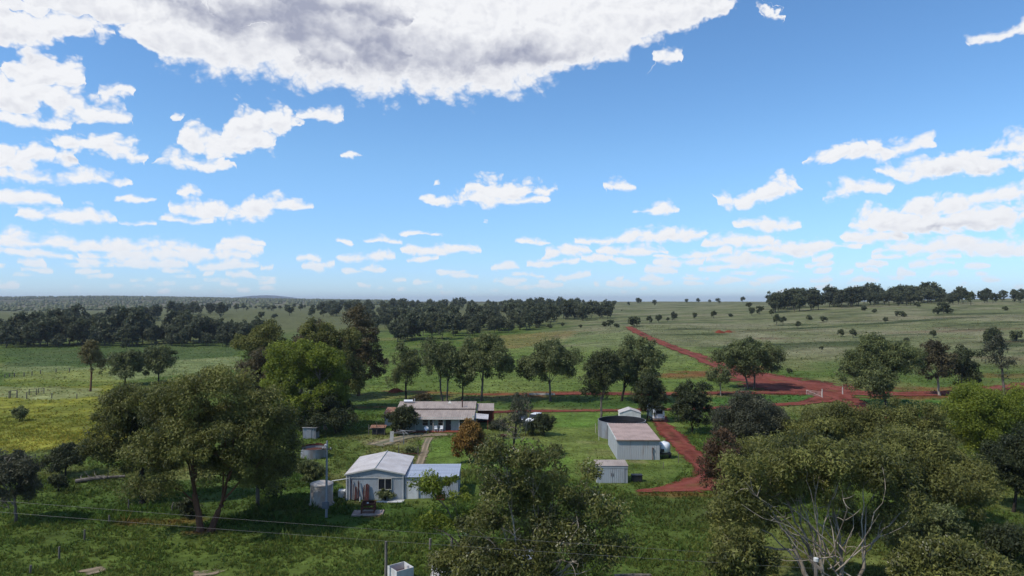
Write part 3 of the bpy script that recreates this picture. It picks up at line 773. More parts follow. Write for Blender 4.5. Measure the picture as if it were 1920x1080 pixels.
# --- the mass on the right
tree(GT, 'grey-green gum left of the right hand thicket', 'grey', 'grey', (1398,870), 738, 1332, 1482, 862, 26, dens=1.3)
tree(GT, 'low olive gum in the middle of the right hand thicket', 'olive', 'grey', (1560,885), 758, 1470, 1650, 870, 27, dens=1.3)
tree(GT, 'olive gum right of the middle one in the thicket', 'olive', 'grey', (1705,890), 752, 1630, 1790, 880, 28, dens=1.3)
tree(GT, 'brighter green gum at the right edge of the thicket', 'bright', 'grey', (1850,890), 716, 1765, 1940, 880, 29, dens=1.3, leafk=.9)
tree(GT, 'reddish-leaved tree beside the curving red track', 'red', 'dark', (1358,950), 805, 1308, 1412, 940, 30, dens=.8)
tree(GT, 'green gum behind the reddish-leaved tree', 'olive', 'grey', (1430,935), 812, 1340, 1510, 925, 31, dens=.8)
tree(GT, 'dark thick-trunked gum behind the pale-limbed gum', 'olive', 'dark', (1772,990), 806, 1600, 1870, 965, 32, dens=1.2, tr=.4)
tree(GT, 'dark gum at the right edge below the brighter one', 'dark', 'dark', (1900,960), 800, 1840, 1985, 945, 33, dens=1.2)
tree(GT, 'broad gum with many pale bare limbs, right foreground', 'olive', 'pale', (1575,1150), 826, 1340, 1755, 1020, 34, ntrunk=5, fork=.34, tr=.34, spread=1.0, dens=1.05, nlimb=4, wig=.10,
     blobs=[(1540,862,110,30,1.2),(1440,880,80,30,1),(1640,885,85,34,1.2),(1390,930,50,34,.5),(1500,915,100,34,3),(1700,945,50,34,1),(1600,930,80,34,3),(1400,990,50,36,1.5),(1480,1000,60,40,4.5),(1650,1010,60,40,5),(1390,1060,60,40,2.5),(1690,1000,40,30,2)], bare=16)
tree(GT, 'leafy gum at the bottom of the frame left of the pale-limbed gum', 'olive', 'pale', (1395,1185), 985, 1320, 1470, 1120, 35, dens=1.2, bare=6, fork=.35)
tree('flowering_shrub', 'yellow-green shrub filling the bottom right corner', 'olive', 'grey', (1800,1200), 1018, 1680, 1945, 1140, 36, dens=1.3, cat='shrub', blossom=.12)
tree(GT, 'low green gum in the shade right of the pale-limbed gum', 'green', 'dark', (1725,1075), 950, 1650, 1800, 1062, 57, dens=1.1, fork=.3)
tree('shrub', 'leafy shrub under the right edge gum above the corner shrub', 'dark', 'dark', (1885,1062), 985, 1830, 1950, 1058, 58, cat='shrub')
# --- the flowering gum, bottom centre
tree(GT, 'flowering gum with pale forked stems, bottom centre', 'olive', 'pale', (1000,1150), 826, 860, 1178, 1110, 37, ntrunk=3, fork=.38, tr=.28, spread=.35, dens=.95, blossom=.34, nlimb=5, cover=12, bare=9,
     blobs=[(925,865,42,34,0),(1010,860,52,32,0),(1085,905,50,32,0),(1120,955,42,40,0),(940,940,55,45,1),(1030,950,60,45,1),(900,1000,50,40,0),(1060,1030,75,45,0),(950,1060,60,40,0),(1130,1040,40,30,0),(1150,1025,28,18,0),(1000,905,60,36,1),(1070,965,50,36,.5),(980,1000,70,45,1.5),(1000,1060,60,35,0)])
tree(GT, 'yellow-green branch-heavy gum left of the flowering gum', 'bright', 'grey', (905,1120), 882, 770, 905, 1050, 38, dens=.9, fork=.45, leafk=.95,
     blobs=[(805,905,30,18,0),(850,915,38,22,0),(810,980,36,22,0),(870,980,32,26,0),(835,1040,34,16,0)])
tree('flowering_shrub', 'white-flowering shrub hiding the low iron roof, bottom centre', 'olive', 'grey', (900,1140), 1018, 800, 985, 1100, 39, blossom=.5, dens=1.4, cat='shrub')
# --- garden and paddock
tree('bottlebrush_bush', 'rounded rust-orange bush in front of the homestead', 'rust', 'dark', (880,868), 784, 846, 916, 866, 40, fork=.2, cr=.55, cat='bush', dens=1.7)
tree(GT, 'half-dead thin tree in the yard before the parked cars', 'grey', 'dark', (966,862), 728, 938, 1006, 835, 41, dens=.4, fork=.55, bare=12, cover=9, tr=.2)
tree('shrub', 'dark shrub in front of the parked white car', 'dark', 'dark', (1022,816), 777, 982, 1042, 814, 42, cat='shrub', cr=.45)
tree('shrub', 'dark rounded shrub against the homestead veranda', 'dark', 'dark', (755,814), 760, 722, 788, 811, 43, cat='shrub', cr=.5, dens=1.2)
tree('shrub', 'light green shrub between the old tank and the rainwater tank', 'green', 'dark', (583,912), 862, 556, 612, 908, 44, cat='shrub', cr=.45)
tree(GT, 'shadowy tree at the left edge with dead upper limbs', 'grey', 'grey', (30,980), 838, -35, 78, 958, 45, dens=.85, bare=10)
tree('shrub', 'dense round dark bush in the left paddock', 'dark', 'dark', (122,892), 831, 84, 164, 880, 46, cat='bush', cr=.55, dens=1.3, fork=.3)
tree('shrub', 'small ball-shaped bush below the round dark bush', 'dark', 'dark', (110,922), 891, 95, 127, 920, 47, cat='bush', cr=.35, dens=1.3)
tree('shrub', 'lone sapling in the bright left paddock', 'green', 'dark', (37,789), 761, 24, 53, 788, 48, cat='shrub', cr=.35)
tree(GT, 'slender tan-leaved tree in the left paddock', 'tan', 'red', (169,734), 636, 150, 198, 702, 49, dens=.8, fork=.5, cr=.7)
tree(GT, 'leafy tree left of the pair behind the left clump', 'green', 'dark', (235,722), 655, 198, 266, 716, 50)
tree(GT, 'leafy tree right of the pair behind the left clump', 'green', 'dark', (298,716), 647, 262, 332, 708, 51)
tree('shrub', 'low green bush beside the garage window', 'green', 'dark', (722,938), 917, 705, 740, 938, 52, cat='bush', cr=.35)
tree('shrub', 'small bush in the trellis bed by the footpath', 'green', 'dark', (771,851), 838, 757, 786, 851, 53, cat='bush', cr=.3)
tree('shrub', 'pale green shrub by the homestead carport', 'grey', 'dark', (936,806), 786, 915, 950, 806, 54, cat='shrub', cr=.4)
tree('shrub', 'straggling bush behind the homestead roof', 'brown', 'dark', (790,752), 738, 770, 812, 752, 55, cat='shrub', cr=.5)
tree('shrub', 'weedy shrub at the left of the twin-trunked gum', 'dark', 'dark', (350,970), 935, 330, 372, 969, 56, cat='shrub', cr=.35)

# --- far trees: a few kinds, copied
def far_kind(seed, h, rx, z0, leaf, cr, n, per, L, bk='far', trunk_r=.28):
    rng = np.random.default_rng(seed)
    B = auto_blobs(rx, rx, z0, h, rng, 7)[1:]
    C = sample_clumps(B, n, cr, rng); CR = cr * rng.uniform(.7, 1.3, len(C))
    V, Q, ti = leaves(C, CR, per, L, rng, .3, .8, .42)
    TV, TQ = grow(C, CR, max(.4, z0 * .9), trunk_r, rng, 4, 1, .3, 5, False, .1)
    VV = np.concatenate([TV, V])
    return np_mesh('far_tree', VV, quads=TQ, tris=Q + len(TV), mats=[LEAF[leaf], BARK[bk]], mi=np.concatenate([np.ones(len(TQ)), np.zeros(len(Q))]), fattr={'tint': np.concatenate([np.zeros(len(TQ)), ti])})
KT = [far_kind(200 + i, 13 + i % 3, 5.0 + .9 * (i % 3), .6 + .8 * (i % 4), 'far', 1.35, 100, 24, .95) for i in range(7)]
KB = [far_kind(300 + i, 4.0, 2.4, .3, 'farbush', .8, 36, 22, .65, trunk_r=.14) for i in range(4)]
KN = [far_kind(400 + i, 10, 3.8, 1.4, 'farbush', 1.2, 50, 24, .8) for i in range(4)]
frng = np.random.default_rng(5)
def far(kinds, x, y, s, label, group, name=GT, cat='tree'):
    o = mobj(name, kinds[frng.integers(len(kinds))])
    o.location = (float(x), float(y), Hs(x, y) - .15); o.rotation_euler = (0, 0, frng.uniform(0, 6.28))
    o.scale = (s * frng.uniform(.85, 1.2), s * frng.uniform(.85, 1.2), s * frng.uniform(.85, 1.15))
    return tag(o, label, cat, group)
LK = [far_kind(500 + i, 13 + i % 3, 5.0 + .9 * (i % 3), .8 + .8 * (i % 3), 'far', 1.6, 60, 15, 1.3) for i in range(5)]
def mass(name, spots, label, cat):
    """trees of a distant wood that read as one mass"""
    Vs, Qs, Ts, Mi, Ti, n0 = [], [], [], [], [], 0
    dat = []
    for me in LK:
        co = np.empty(len(me.vertices) * 3, np.float32); me.vertices.foreach_get('co', co)
        li = np.empty(len(me.loops), np.int32); me.loops.foreach_get('vertex_index', li)
        mi = np.empty(len(me.polygons), np.int32); me.polygons.foreach_get('material_index', mi)
        ti = np.empty(len(me.polygons), np.float32); me.attributes['tint'].data.foreach_get('value', ti)
        nq = int((mi == 1).sum()); dat.append((co.reshape(-1, 3), li[:nq * 4].reshape(-1, 4), li[nq * 4:].reshape(-1, 3), ti[nq:]))
    for x, y, s in spots:
        co, qd, tr, ti = dat[frng.integers(len(dat))]
        a = frng.uniform(0, 6.28); ca_, sa_ = math.cos(a), math.sin(a); sc = np.array([s * frng.uniform(.85, 1.2), s * frng.uniform(.85, 1.2), s * frng.uniform(.85, 1.15)])
        v = co * sc; v = np.stack([v[:, 0] * ca_ - v[:, 1] * sa_ + x, v[:, 0] * sa_ + v[:, 1] * ca_ + y, v[:, 2] + Hs(x, y) - .15], 1)
        Vs.append(v); Qs.append(qd + n0); Ts.append(tr + n0); Ti.append(np.clip(ti + frng.normal(0, .1), 0, 1)); n0 += len(v)
    nq = sum(map(len, Qs)); nt = sum(map(len, Ts))
    o = mobj(name, np_mesh(name, np.concatenate(Vs), quads=np.concatenate(Qs), tris=np.concatenate(Ts), mats=[LEAF['far'], BARK['far']], mi=np.concatenate([np.ones(nq), np.zeros(nt)]), fattr={'tint': np.concatenate([np.zeros(nq)] + Ti)}))
    return tag(o, label, cat, kind='stuff')
def px_far(kinds, px, d, s, *a, **k): return far(kinds, (px - CX) / FPX * d, d, s, *a, **k)
U_ = frng.uniform
for i in range(66):
    px = -20 + i * 7.6 + U_(-6, 6); w = 'left end' if px < 150 else ('middle' if px < 310 else 'right end')
    px_far(KT, px, U_(338, 385), U_(.5, 1.22), 'dark gum in the %s of the creek belt' % w, 'creek belt gums, ' + w)
for i in range(44):
    px = U_(70, 420); px_far(KT, px, 430 + 330 * np.clip((px - 60) / 330, 0, 1) * U_(.75, 1.25), U_(.75, 1.1), 'dark gum on the %s of the rise behind the creek belt' % ('lower left' if px < 230 else 'upper right'), 'gums on the rise behind the creek')
for i in range(84):
    px = U_(600, 1140); lo = 350 + 330 * np.clip((730 - px) / 110, 0, 1) + 50 * np.clip((px - 930) / 40, 0, 1) + 90 * np.clip((px - 990) / 120, 0, 1); w = 'left' if px < 770 else ('middle' if px < 950 else 'right')
    px_far(KT, px, lo + 120 * U_(0, 1) ** 1.3, U_(.6, 1.02), 'dark gum on the near edge of the middle wood, %s part' % w, 'near edge of the middle wood, ' + w)
sp = []
for i in range(170):
    px = U_(600, 1140); lo = 520 + 200 * np.clip((720 - px) / 110, 0, 1); d = lo + 560 * U_(0, 1) ** 1.2
    if 840 < px < 910 and 560 < d < 680: continue
    if px > 1085 and d > 640: continue
    sp.append(((px - CX) / FPX * d, d, U_(.6, 1.0)))
mass('middle_wood', sp, 'dark wood in the middle distance behind the tall stand', 'wood')
for i in range(58):
    px = 1452 + U_(0, 1) ** 1.15 * 500; w = 'tall left part' if px < 1620 else ('middle' if px < 1780 else 'low right part')
    px_far(KT, px, U_(520, 620) - 30 * (px < 1560), U_(.75, 1.08) * (1.05 if px < 1760 else .72), 'dark gum in the %s of the ridge wood' % w, 'ridge wood gums, ' + w)
sp = []
for i in range(60):
    px = 1455 + U_(0, 1) * 330; d = U_(560, 680); sp.append(((px - CX) / FPX * d, d, U_(.8, 1.15)))
mass('ridge_wood', sp, 'dark wood behind the gums on the right hand ridge', 'wood')
sp = []
for i in range(34):
    px = U_(-30, 480); d = U_(345, 400); sp.append(((px - CX) / FPX * d, d, U_(.3, .7)))
mass('creek_scrub', sp, 'dark scrub filling the creek belt on the left', 'scrub')
for px in list(np.arange(395, 640, 12)) + list(np.arange(1010, 1110, 12)) + [1180, 1195, 1200, 1230, 1290, 1310, 1330, 1345, 1390, 1150, 1120]:
    px_far(KN, px + U_(-4, 4), U_(850, 1150), U_(.5, 1.0), 'small dark tree in the thin line %s' % ('before the far left hills' if px < 700 else 'on the crest near the horizon'), 'thin tree lines near the horizon', 'paddock_tree')
# single trees on the far paddocks
SINGLE = [(1166,583,582,'tall'),(1228,563,554,'n'),(1404,578,565,'n'),(1190,612,584,'b'),(1186,610,592,'n'),(1218,607,592,'n'),(1235,605,590,'n'),(1264,601,582,'tall'),(1303,599,586,'n'),(1252,603,594,'n'),(1338,597,582,'n'),(1370,594,586,'b'),(1410,592,575,'n'),(1425,590,573,'n'),(1447,593,580,'n'),
 (1456,610,590,'n'),(1468,608,592,'n'),(1496,616,600,'n'),(1517,600,590,'b'),(1577,632,614,'n'),(1600,634,616,'n'),(1661,606,594,'n'),(1683,594,581,'n'),(1692,594,584,'b'),(1757,590,576,'b'),(1770,588,566,'n'),(1780,588,576,'b'),(1885,582,574,'b'),(1640,586,578,'b'),(1620,582,573,'b'),(1720,576,566,'b'),
 (1860,655,616,'n'),(1145,613,597,'n'),(1133,612,602,'b'),(1156,614,606,'b'),(1030,615,607,'b'),(1055,612,605,'b'),(1008,615,608,'b'),(1088,614,608,'b'),(543,592,571,'n'),(585,596,578,'n'),(606,594,578,'n'),(490,597,585,'b'),(515,596,588,'b'),(237,655,632,'n'),(1545,603,593,'b'),(1820,572,548,'n'),(1905,562,548,'n'),
 (1750,633,616,'n'),(1480,700,690,'b'),(1540,655,648,'b'),(1905,640,622,'b'),(1700,640,634,'b')]
WORDS = ['first', 'second', 'third', 'fourth', 'fifth', 'sixth', 'seventh', 'eighth', 'ninth', 'tenth', 'eleventh', 'twelfth']
srt = sorted(SINGLE)
side = {}
for bx, by, ty, kd in srt:
    g = G(bx, by); y = g[1]; _, zt = XZ(bx, ty, y); h = max(1.5, zt - g[2])
    zn = 'left paddocks' if bx < 700 else ('paddock below the crest' if bx < 1200 else ('near slope right of the red road' if bx < 1440 else ('right hand slope' if bx < 1700 else 'far right slope')))
    kn = {'b': 'low bush', 'n': 'single tree', 'tall': 'tall single tree'}[kd]
    side[(zn, kn)] = side.get((zn, kn), 0) + 1
    w = side[(zn, kn)]
    ks, hh = {'b': (KB, 4.0), 'n': (KN, 10.0), 'tall': (KT, 14.0)}[kd]
    far(ks, g[0], y, min(h / hh, 1.6), '%s on the %s, %s from the left' % (kn, zn, WORDS[w - 1]), 'single trees on the open slopes', 'paddock_bush' if kd == 'b' else GT, 'bush' if kd == 'b' else 'tree')

# woodland covering the distant hills: nobody could count it
wr = np.random.default_rng(77); nW = 9000
ap = np.arctan((wr.uniform(-120, 760, nW) - CX) / FPX); rW = 1500 * (4300 / 1500) ** wr.random(nW)
xw, yw = np.sin(ap) * rW, np.cos(ap) * rW
keep = wr.random(nW) < np.where(rW > 2900, .95, np.where(rW > 2300, .30, .10)) * (fbm(xw / 260, yw / 500, 66, 3) > .36); xw, yw = xw[keep], yw[keep]; nW = len(xw)
hw = wr.uniform(5, 11, nW); ww = wr.uniform(4, 8, nW); zw = H(xw, yw)
th = np.linspace(0, 2 * np.pi, 6)[:-1]
ring = np.stack([np.cos(th), np.sin(th)], 1)
VW = np.zeros((nW, 11, 3))
for k, (f, zz) in enumerate(((.75, .35), (1.0, .62))):
    VW[:, k * 5:(k + 1) * 5, 0] = xw[:, None] + ring[None, :, 0] * ww[:, None] * f * wr.uniform(.7, 1.3, (nW, 5))
    VW[:, k * 5:(k + 1) * 5, 1] = yw[:, None] + ring[None, :, 1] * ww[:, None] * f * wr.uniform(.7, 1.3, (nW, 5))
    VW[:, k * 5:(k + 1) * 5, 2] = zw[:, None] + hw[:, None] * (zz - .33)
VW[:, 10] = np.stack([xw, yw, zw + hw], 1)
fq = np.array([[i, (i + 1) % 5, 5 + (i + 1) % 5, 5 + i] for i in range(5)]); ft = np.array([[5 + i, 5 + (i + 1) % 5, 10] for i in range(5)])
off = (np.arange(nW) * 11)[:, None, None]
tq = np.repeat(wr.uniform(.55, 1.0, nW), 5)
wood = mobj('distant_woodland', np_mesh('distant_woodland', VW.reshape(-1, 3), quads=(fq[None] + off).reshape(-1, 4), tris=(ft[None] + off).reshape(-1, 3), mats=[LEAF['farbush']], fattr={'tint': np.concatenate([tq, tq])}))
tag(wood, 'hazy scrub woodland covering the distant left hills', 'woodland', kind='stuff')
print('LEAF QUADS', sum(n for _, n in TREES))

# ---------------------------------------------------------------- buildings and yard things
class MB:
    """collects simple solids into one mesh part"""
    def __init__(s): s.V = []; s.F = []; s.n = 0
    def raw(s, V, F):
        s.V += [tuple(map(float, v)) for v in V]; s.F += [tuple(i + s.n for i in f) for f in F]; s.n = len(s.V); return s
    def box(s, x0, x1, y0, y1, z0, z1):
        V = [(x0,y0,z0),(x1,y0,z0),(x1,y1,z0),(x0,y1,z0),(x0,y0,z1),(x1,y0,z1),(x1,y1,z1),(x0,y1,z1)]
        return s.raw(V, [(0,3,2,1),(4,5,6,7),(0,1,5,4),(1,2,6,5),(2,3,7,6),(3,0,4,7)])
    def tube(s, pts, r, sides=8, r2=None, cap=True):
        T = Tubes(); pts = np.asarray(pts, float); n = len(pts)
        T.add(pts, np.linspace(r, r2 if r2 is not None else r, n), sides)
        V, Q = T.arrays(); F = [tuple(q) for q in Q]
        if cap: F += [tuple(range(sides))[::-1], tuple(range((n - 1) * sides, n * sides))]
        return s.raw(V, F)
    def lathe(s, prof, sides=24, c=(0, 0, 0), closed=False):
        th = np.arange(sides) / sides * 2 * np.pi
        V = [(c[0] + r * math.cos(a), c[1] + r * math.sin(a), c[2] + z) for r, z in prof for a in th]
        F = []
        for i in range(len(prof) - 1):
            for j in range(sides):
                k = (j + 1) % sides; F.append((i * sides + j, i * sides + k, (i + 1) * sides + k, (i + 1) * sides + j))
        return s.raw(V, F)
    def sheet(s, p00, p10, p11, p01, pitch=.3, amp=.03, thick=.03, top=None):
        """ribbed metal sheet; ribs run from the p00-p10 edge to the p01-p11 edge"""
        p00, p10, p11, p01 = (np.array(p, float) for p in (p00, p10, p11, p01))
        nrm = np.cross(p10 - p00, p01 - p00); nrm /= np.linalg.norm(nrm)
        L = np.linalg.norm(p10 - p00); n = max(2, int(round(L / pitch)))
        us, hs = [], []
        for i in range(n):
            for a, h in ((0, 0), (.62, 0), (.72, 1), (.90, 1)): us.append((i + a) / n); hs.append(h)
        us.append(1.0); hs.append(0)
        A, B, Cc, D = [], [], [], []
        for u, h in zip(us, hs):
            a = p00 + (p10 - p00) * u; b = p01 + (p11 - p01) * u
            if top is not None: b = np.array([b[0], b[1], top(u)])
            A.append(a + nrm * h * amp); B.append(b + nrm * h * amp); Cc.append(a - nrm * thick); D.append(b - nrm * thick)
        m = len(us); V = A + B + Cc + D; F = []
        for i in range(m - 1):
            F += [(i, i + 1, m + i + 1, m + i), (2 * m + i, 3 * m + i, 3 * m + i + 1, 2 * m + i + 1), (i, 2 * m + i, 2 * m + i + 1, i + 1), (m + i, m + i + 1, 3 * m + i + 1, 3 * m + i)]
        F += [(0, m, 3 * m, 2 * m), (m - 1, 3 * m - 1, 4 * m - 1, 2 * m - 1)]
        return s.raw(V, F)
    def build(s, name, mat, parent=None, smooth=False):
        me = bpy.data.meshes.new(name); me.from_pydata(s.V, [], s.F); me.materials.append(mat)
        if smooth: me.polygons.foreach_set('use_smooth', [True] * len(me.polygons))
        me.update()
        return mobj(name, me, parent)
def soften(o, w=.02, seg=2):
    b = o.modifiers.new('bevel', 'BEVEL'); b.width = w; b.segments = seg; b.limit_method = 'ANGLE'
    return o
M_ = {
 'white': simple('white_paint', (.62, .62, .60), (.48, .47, .45), 1.2, .5, .4),
 'wallgrey': simple('grey_steel_wall', (.36, .39, .41), (.29, .30, .31), 1.0, .5, .4, 0, (1, 1, .3)),
 'wallstain': simple('stained_steel_wall', (.37, .38, .385), (.24, .20, .175), 1.6, .55, .35, 0, (1.5, 1.5, .15), 0, (.5, .85)),
 'roofpale': simple('pale_steel_roof', (.50, .475, .47), (.40, .37, .36), 1.4, .45, .4, 0, (.5, .5, 1)),
 'roofpink': simple('faded_pink_roof', (.40, .29, .25), (.30, .22, .19), 1.1, .6, .3, 0, (.6, .6, 1)),
 'rooftan': simple('weathered_tan_roof', (.35, .29, .25), (.27, .22, .19), 1.2, .6, .3, 0, (1, .3, 1)),
 'roofrust': simple('rusty_roof', (.20, .085, .05), (.28, .17, .12), 2.0, .8, .2),
 'zinc': simple('bluish_zinc', (.42, .46, .54), (.30, .33, .39), 1.4, .4, .5, .3, (.12, 1.3, 1)),
 'concrete': simple('concrete', (.33, .31, .28), (.22, .20, .18), 1.5, .9, .2, 0, (1, 1, 1), .2),
 'slab': simple('dusty_slab', (.36, .29, .25), (.24, .17, .14), 1.2, .9, .2),
 'tankgrey': simple('old_tank_steel', (.27, .29, .32), (.19, .18, .18), 1.0, .5, .4, .2, (1, 1, .3)),
 'tankpale': simple('pale_tank_steel', (.44, .42, .39), (.34, .27, .22), .9, .5, .4, 0, (1, 1, .5)),
 'rust': simple('rust', (.105, .040, .028), (.055, .026, .02), 3.0, .9, .15),
 'rustpole': simple('rusty_steel', (.085, .032, .030), (.045, .020, .020), 3.0, .85, .15),
 'dark': simple('dark_void', (.014, .014, .016), (.022, .022, .024), 2.0, .5, .4),
 'water': simple('black_water', (.008, .009, .012), (.012, .013, .016), 1.0, .12, .5),
 'glass': simple('dark_glass', (.012, .014, .018), (.02, .022, .026), .8, .12, .5),
 'mint': simple('mint_wall', (.34, .42, .36), (.27, .33, .29), 1.2, .7, .2),
 'timber': simple('weathered_timber', (.17, .15, .13), (.09, .078, .066), 2.0, .9, .15, 0, (2, 2, .3), .3),
 'timberred': simple('red_timber', (.22, .06, .035), (.14, .04, .028), 2.0, .8, .2),
 'pole': simple('grey_pole', (.30, .30, .31), (.21, .21, .22), 2.0, .8, .2, 0, (2, 2, .2)),
 'meter': simple('meter_box_grey', (.12, .13, .15), (.09, .10, .115), 2.0, .5, .4),
 'plastic': simple('white_plastic', (.74, .75, .77), (.64, .65, .67), .8, .35, .5),
 'black': simple('black_rubber', (.015, .015, .015), (.025, .024, .022), 4.0, .8, .2),
 'bluecar': simple('dark_blue_paint', (.03, .045, .09), (.024, .036, .07), 1.0, .3, .5),
 'bluetarp': simple('blue_tarp', (.12, .17, .26), (.08, .12, .19), 3.0, .6, .3),
 'soil': simple('red_soil', (.19, .046, .026), (.13, .034, .02), 2.0, .95, .05, 0, (1, 1, 1), .4),
 'deadwood': simple('dead_wood', (.19, .165, .14), (.085, .07, .058), 2.5, .95, .1, 0, (1, 1, 1), .4),
 'wire': simple('wire', (.20, .18, .17), (.16, .15, .14), 2.0, .5, .4),
 'gatewhite': simple('gate_white', (.50, .46, .42), (.38, .32, .28), 2.0, .6, .3),
 'cream': simple('cream_trim', (.52, .50, .45), (.42, .40, .35), 2.0, .6, .3),
 'cabrown': simple('dusty_brown_skirt', (.27, .20, .15), (.19, .13, .10), 2.0, .8, .2),
}
def GZ(px, py, rz=0, name='thing'): return empty(name, G(px, py), rz)

# --- gable garage with lean-to
g = G(703, 937); gar = empty('garage', (g[0], g[1], g[2]), math.radians(1.5)); W2, D_, E_, A_h = 3.22, 8.7, 2.85, 3.45
tag(gar, 'pale metal garage with gable roof, sliding window and blue-roofed lean-to', 'garage')
f = lambda u: E_ + (A_h - E_) * (1 - abs(2 * u - 1))
def tall(w, fn): return w.build(fn, M_['wallgrey'], gar)
front = MB().sheet((-W2, 0, 0), (W2, 0, 0), (W2, 0, E_), (-W2, 0, E_), .22, .014, .04, top=f).build('front_wall', M_['wallgrey'], gar)
MB().sheet((W2, D_, 0), (-W2, D_, 0), (-W2, D_, E_), (W2, D_, E_), .22, .014, .04, top=f).build('back_wall', M_['wallgrey'], gar)
MB().sheet((-W2, D_ - .05, 0), (-W2, .05, 0), (-W2, .05, E_), (-W2, D_ - .05, E_), .22, .014, .04).build('side_wall', M_['wallgrey'], gar)
MB().sheet((W2, .05, 0), (W2, D_ - .05, 0), (W2, D_ - .05, E_), (W2, .05, E_), .22, .014, .04).build('side_wall', M_['wallgrey'], gar)
o = .14
MB().sheet((-W2 - o, D_ + o, E_ - .02), (-W2 - o, -o, E_ - .02), (0, -o, A_h + .04), (0, D_ + o, A_h + .04), .25, .016, .02).build('roof_slope', M_['roofpale'], gar)
MB().sheet((W2 + o, -o, E_ - .02), (W2 + o, D_ + o, E_ - .02), (0, D_ + o, A_h + .04), (0, -o, A_h + .04), .25, .016, .02).build('roof_slope', M_['roofpale'], gar)
MB().tube([(0, -o - .02, A_h + .06), (0, D_ + o + .02, A_h + .06)], .07, 6).build('ridge_cap', M_['cream'], gar)
bt = MB(); bt.raw([(-W2 - o - .01, -o - .03, E_ - .12), (0, -o - .03, A_h - .06), (W2 + o + .01, -o - .03, E_ - .12), (W2 + o + .01, -o - .03, E_ + .03), (0, -o - .03, A_h + .09), (-W2 - o - .01, -o - .03, E_ + .03),
   (-W2 - o - .01, -o, E_ - .12), (0, -o, A_h - .06), (W2 + o + .01, -o, E_ - .12), (W2 + o + .01, -o, E_ + .03), (0, -o, A_h + .09), (-W2 - o - .01, -o, E_ + .03)],
   [(0,1,4,5),(1,2,3,4),(6,11,10,7),(7,10,9,8),(0,6,7,1),(1,7,8,2),(5,4,10,11),(4,3,9,10)])
bt.build('barge_board', M_['cream'], gar)
MB().box(-W2, W2, -.075, -.035, 2.42, 2.47).build('wall_rail', M_['cream'], gar)
dp = MB(); dp.box(-W2 + .06, -W2 + .16, -.13, -.04, .02, E_ - .1); dp.box(-W2 + .36, -W2 + .44, -.13, -.04, .02, E_ - .25); dp.build('downpipe', M_['white'], gar)
MB().box(W2 - .14, W2 - .06, -.12, -.04, .02, E_ - .1).build('downpipe', M_['white'], gar)
wx0, wx1, wz0, wz1 = .38, 1.86, 1.12, 2.36
win = MB(); win.box(wx0, wx1, -.11, -.035, wz0, wz0 + .045); win.box(wx0, wx1, -.11, -.035, wz1 - .045, wz1); win.box(wx0, wx0 + .045, -.105, -.035, wz0 + .045, wz1 - .045); win.box(wx1 - .045, wx1, -.105, -.035, wz0 + .045, wz1 - .045); win.box((wx0 + wx1) / 2 - .03, (wx0 + wx1) / 2 + .03, -.105, -.035, wz0 + .045, wz1 - .045)
wn = win.build('window', M_['cream'], gar)
MB().box(wx0 + .045, (wx0 + wx1) / 2 - .03, -.06, -.05, wz0 + .045, wz1 - .045).build('pane', M_['glass'], wn)
MB().box((wx0 + wx1) / 2 + .03, wx1 - .045, -.06, -.05, wz0 + .045, wz1 - .045).build('pane', M_['glass'], wn)
lx0, lx1 = W2 + .05, W2 + 6.0
MB().sheet((lx0, .12, 0), (lx1, .12, 0), (lx1, .12, 2.45), (lx0, .12, 2.45), .22, .014, .04).build('lean_to_wall', M_['wallgrey'], gar)
MB().sheet((lx1, .12, 0), (lx1, 5.2, 0), (lx1, 5.2, 2.5), (lx1, .12, 2.45), .22, .014, .04).build('lean_to_wall', M_['wallgrey'], gar)
MB().sheet((lx0, -.1, 2.50), (lx1 + .1, -.1, 2.50), (lx1 + .1, 5.4, 2.66), (lx0, 5.4, 2.66), .3, .014, .02).build('lean_to_roof', M_['zinc'], gar)
dr = MB(); dr.box(lx0 + .35, lx0 + 1.45, .02, .085, .05, 1.95); dd = dr.build('door', M_['white'], gar)
MB().box(lx0 + 1.3, lx0 + 1.36, -.02, .02, .95, 1.05).build('handle', M_['dark'], dd)
fr = MB(); fr.box(lx0 + .25, lx0 + .34, .0, .085, .02, 2.04); fr.box(lx0 + 1.46, lx0 + 1.55, .0, .085, .02, 2.04); fr.box(lx0 + .34, lx0 + 1.46, .0, .085, 1.96, 2.04); fr.build('door_frame', M_['cream'], gar)
def at_gar(x, y, z=0): return gar.matrix_basis @ Vector((x, y, z))
bpy.context.view_layer.update()
gm = Matrix.Translation(gar.location) @ Matrix.Rotation(math.radians(1.5), 4, 'Z')
# rusty steel posts leaning on the front wall
prs = np.random.default_rng(4)
RP = [(-2.62,.05,2.3),(-2.36,.05,1.75),(-2.15,.12,1.5),(-2.02,.12,1.45),(-1.82,.07,2.15),(-1.72,.06,1.95),(-1.25,.06,1.45),(-1.12,.07,1.65),(-.98,.14,1.75),(-.84,.14,1.80),(-.70,.13,1.72)]
for i, (x, w, h) in enumerate(RP):
    p = gm @ Vector((x, -.42, 0)); gz = Hs(p.x, p.y)
    m = MB(); m.raw([(-w / 2, -.03, 0), (w / 2, -.03, 0), (w / 2, .03, 0), (-w / 2, .03, 0), (-w / 2, .25, h), (w / 2, .25, h), (w / 2, .31, h), (-w / 2, .31, h)], [(0,3,2,1),(4,5,6,7),(0,1,5,4),(1,2,6,5),(2,3,7,6),(3,0,4,7)])
    po = m.build('steel_post', M_['rustpole']); po.location = (p.x, p.y, gz); po.rotation_euler = (0, prs.uniform(-.03, .03), math.radians(1.5))
    tag(po, '%s rusty steel post from the left leaning on the garage front' % WORDS[i], 'post', 'rusty posts leaning on the garage')

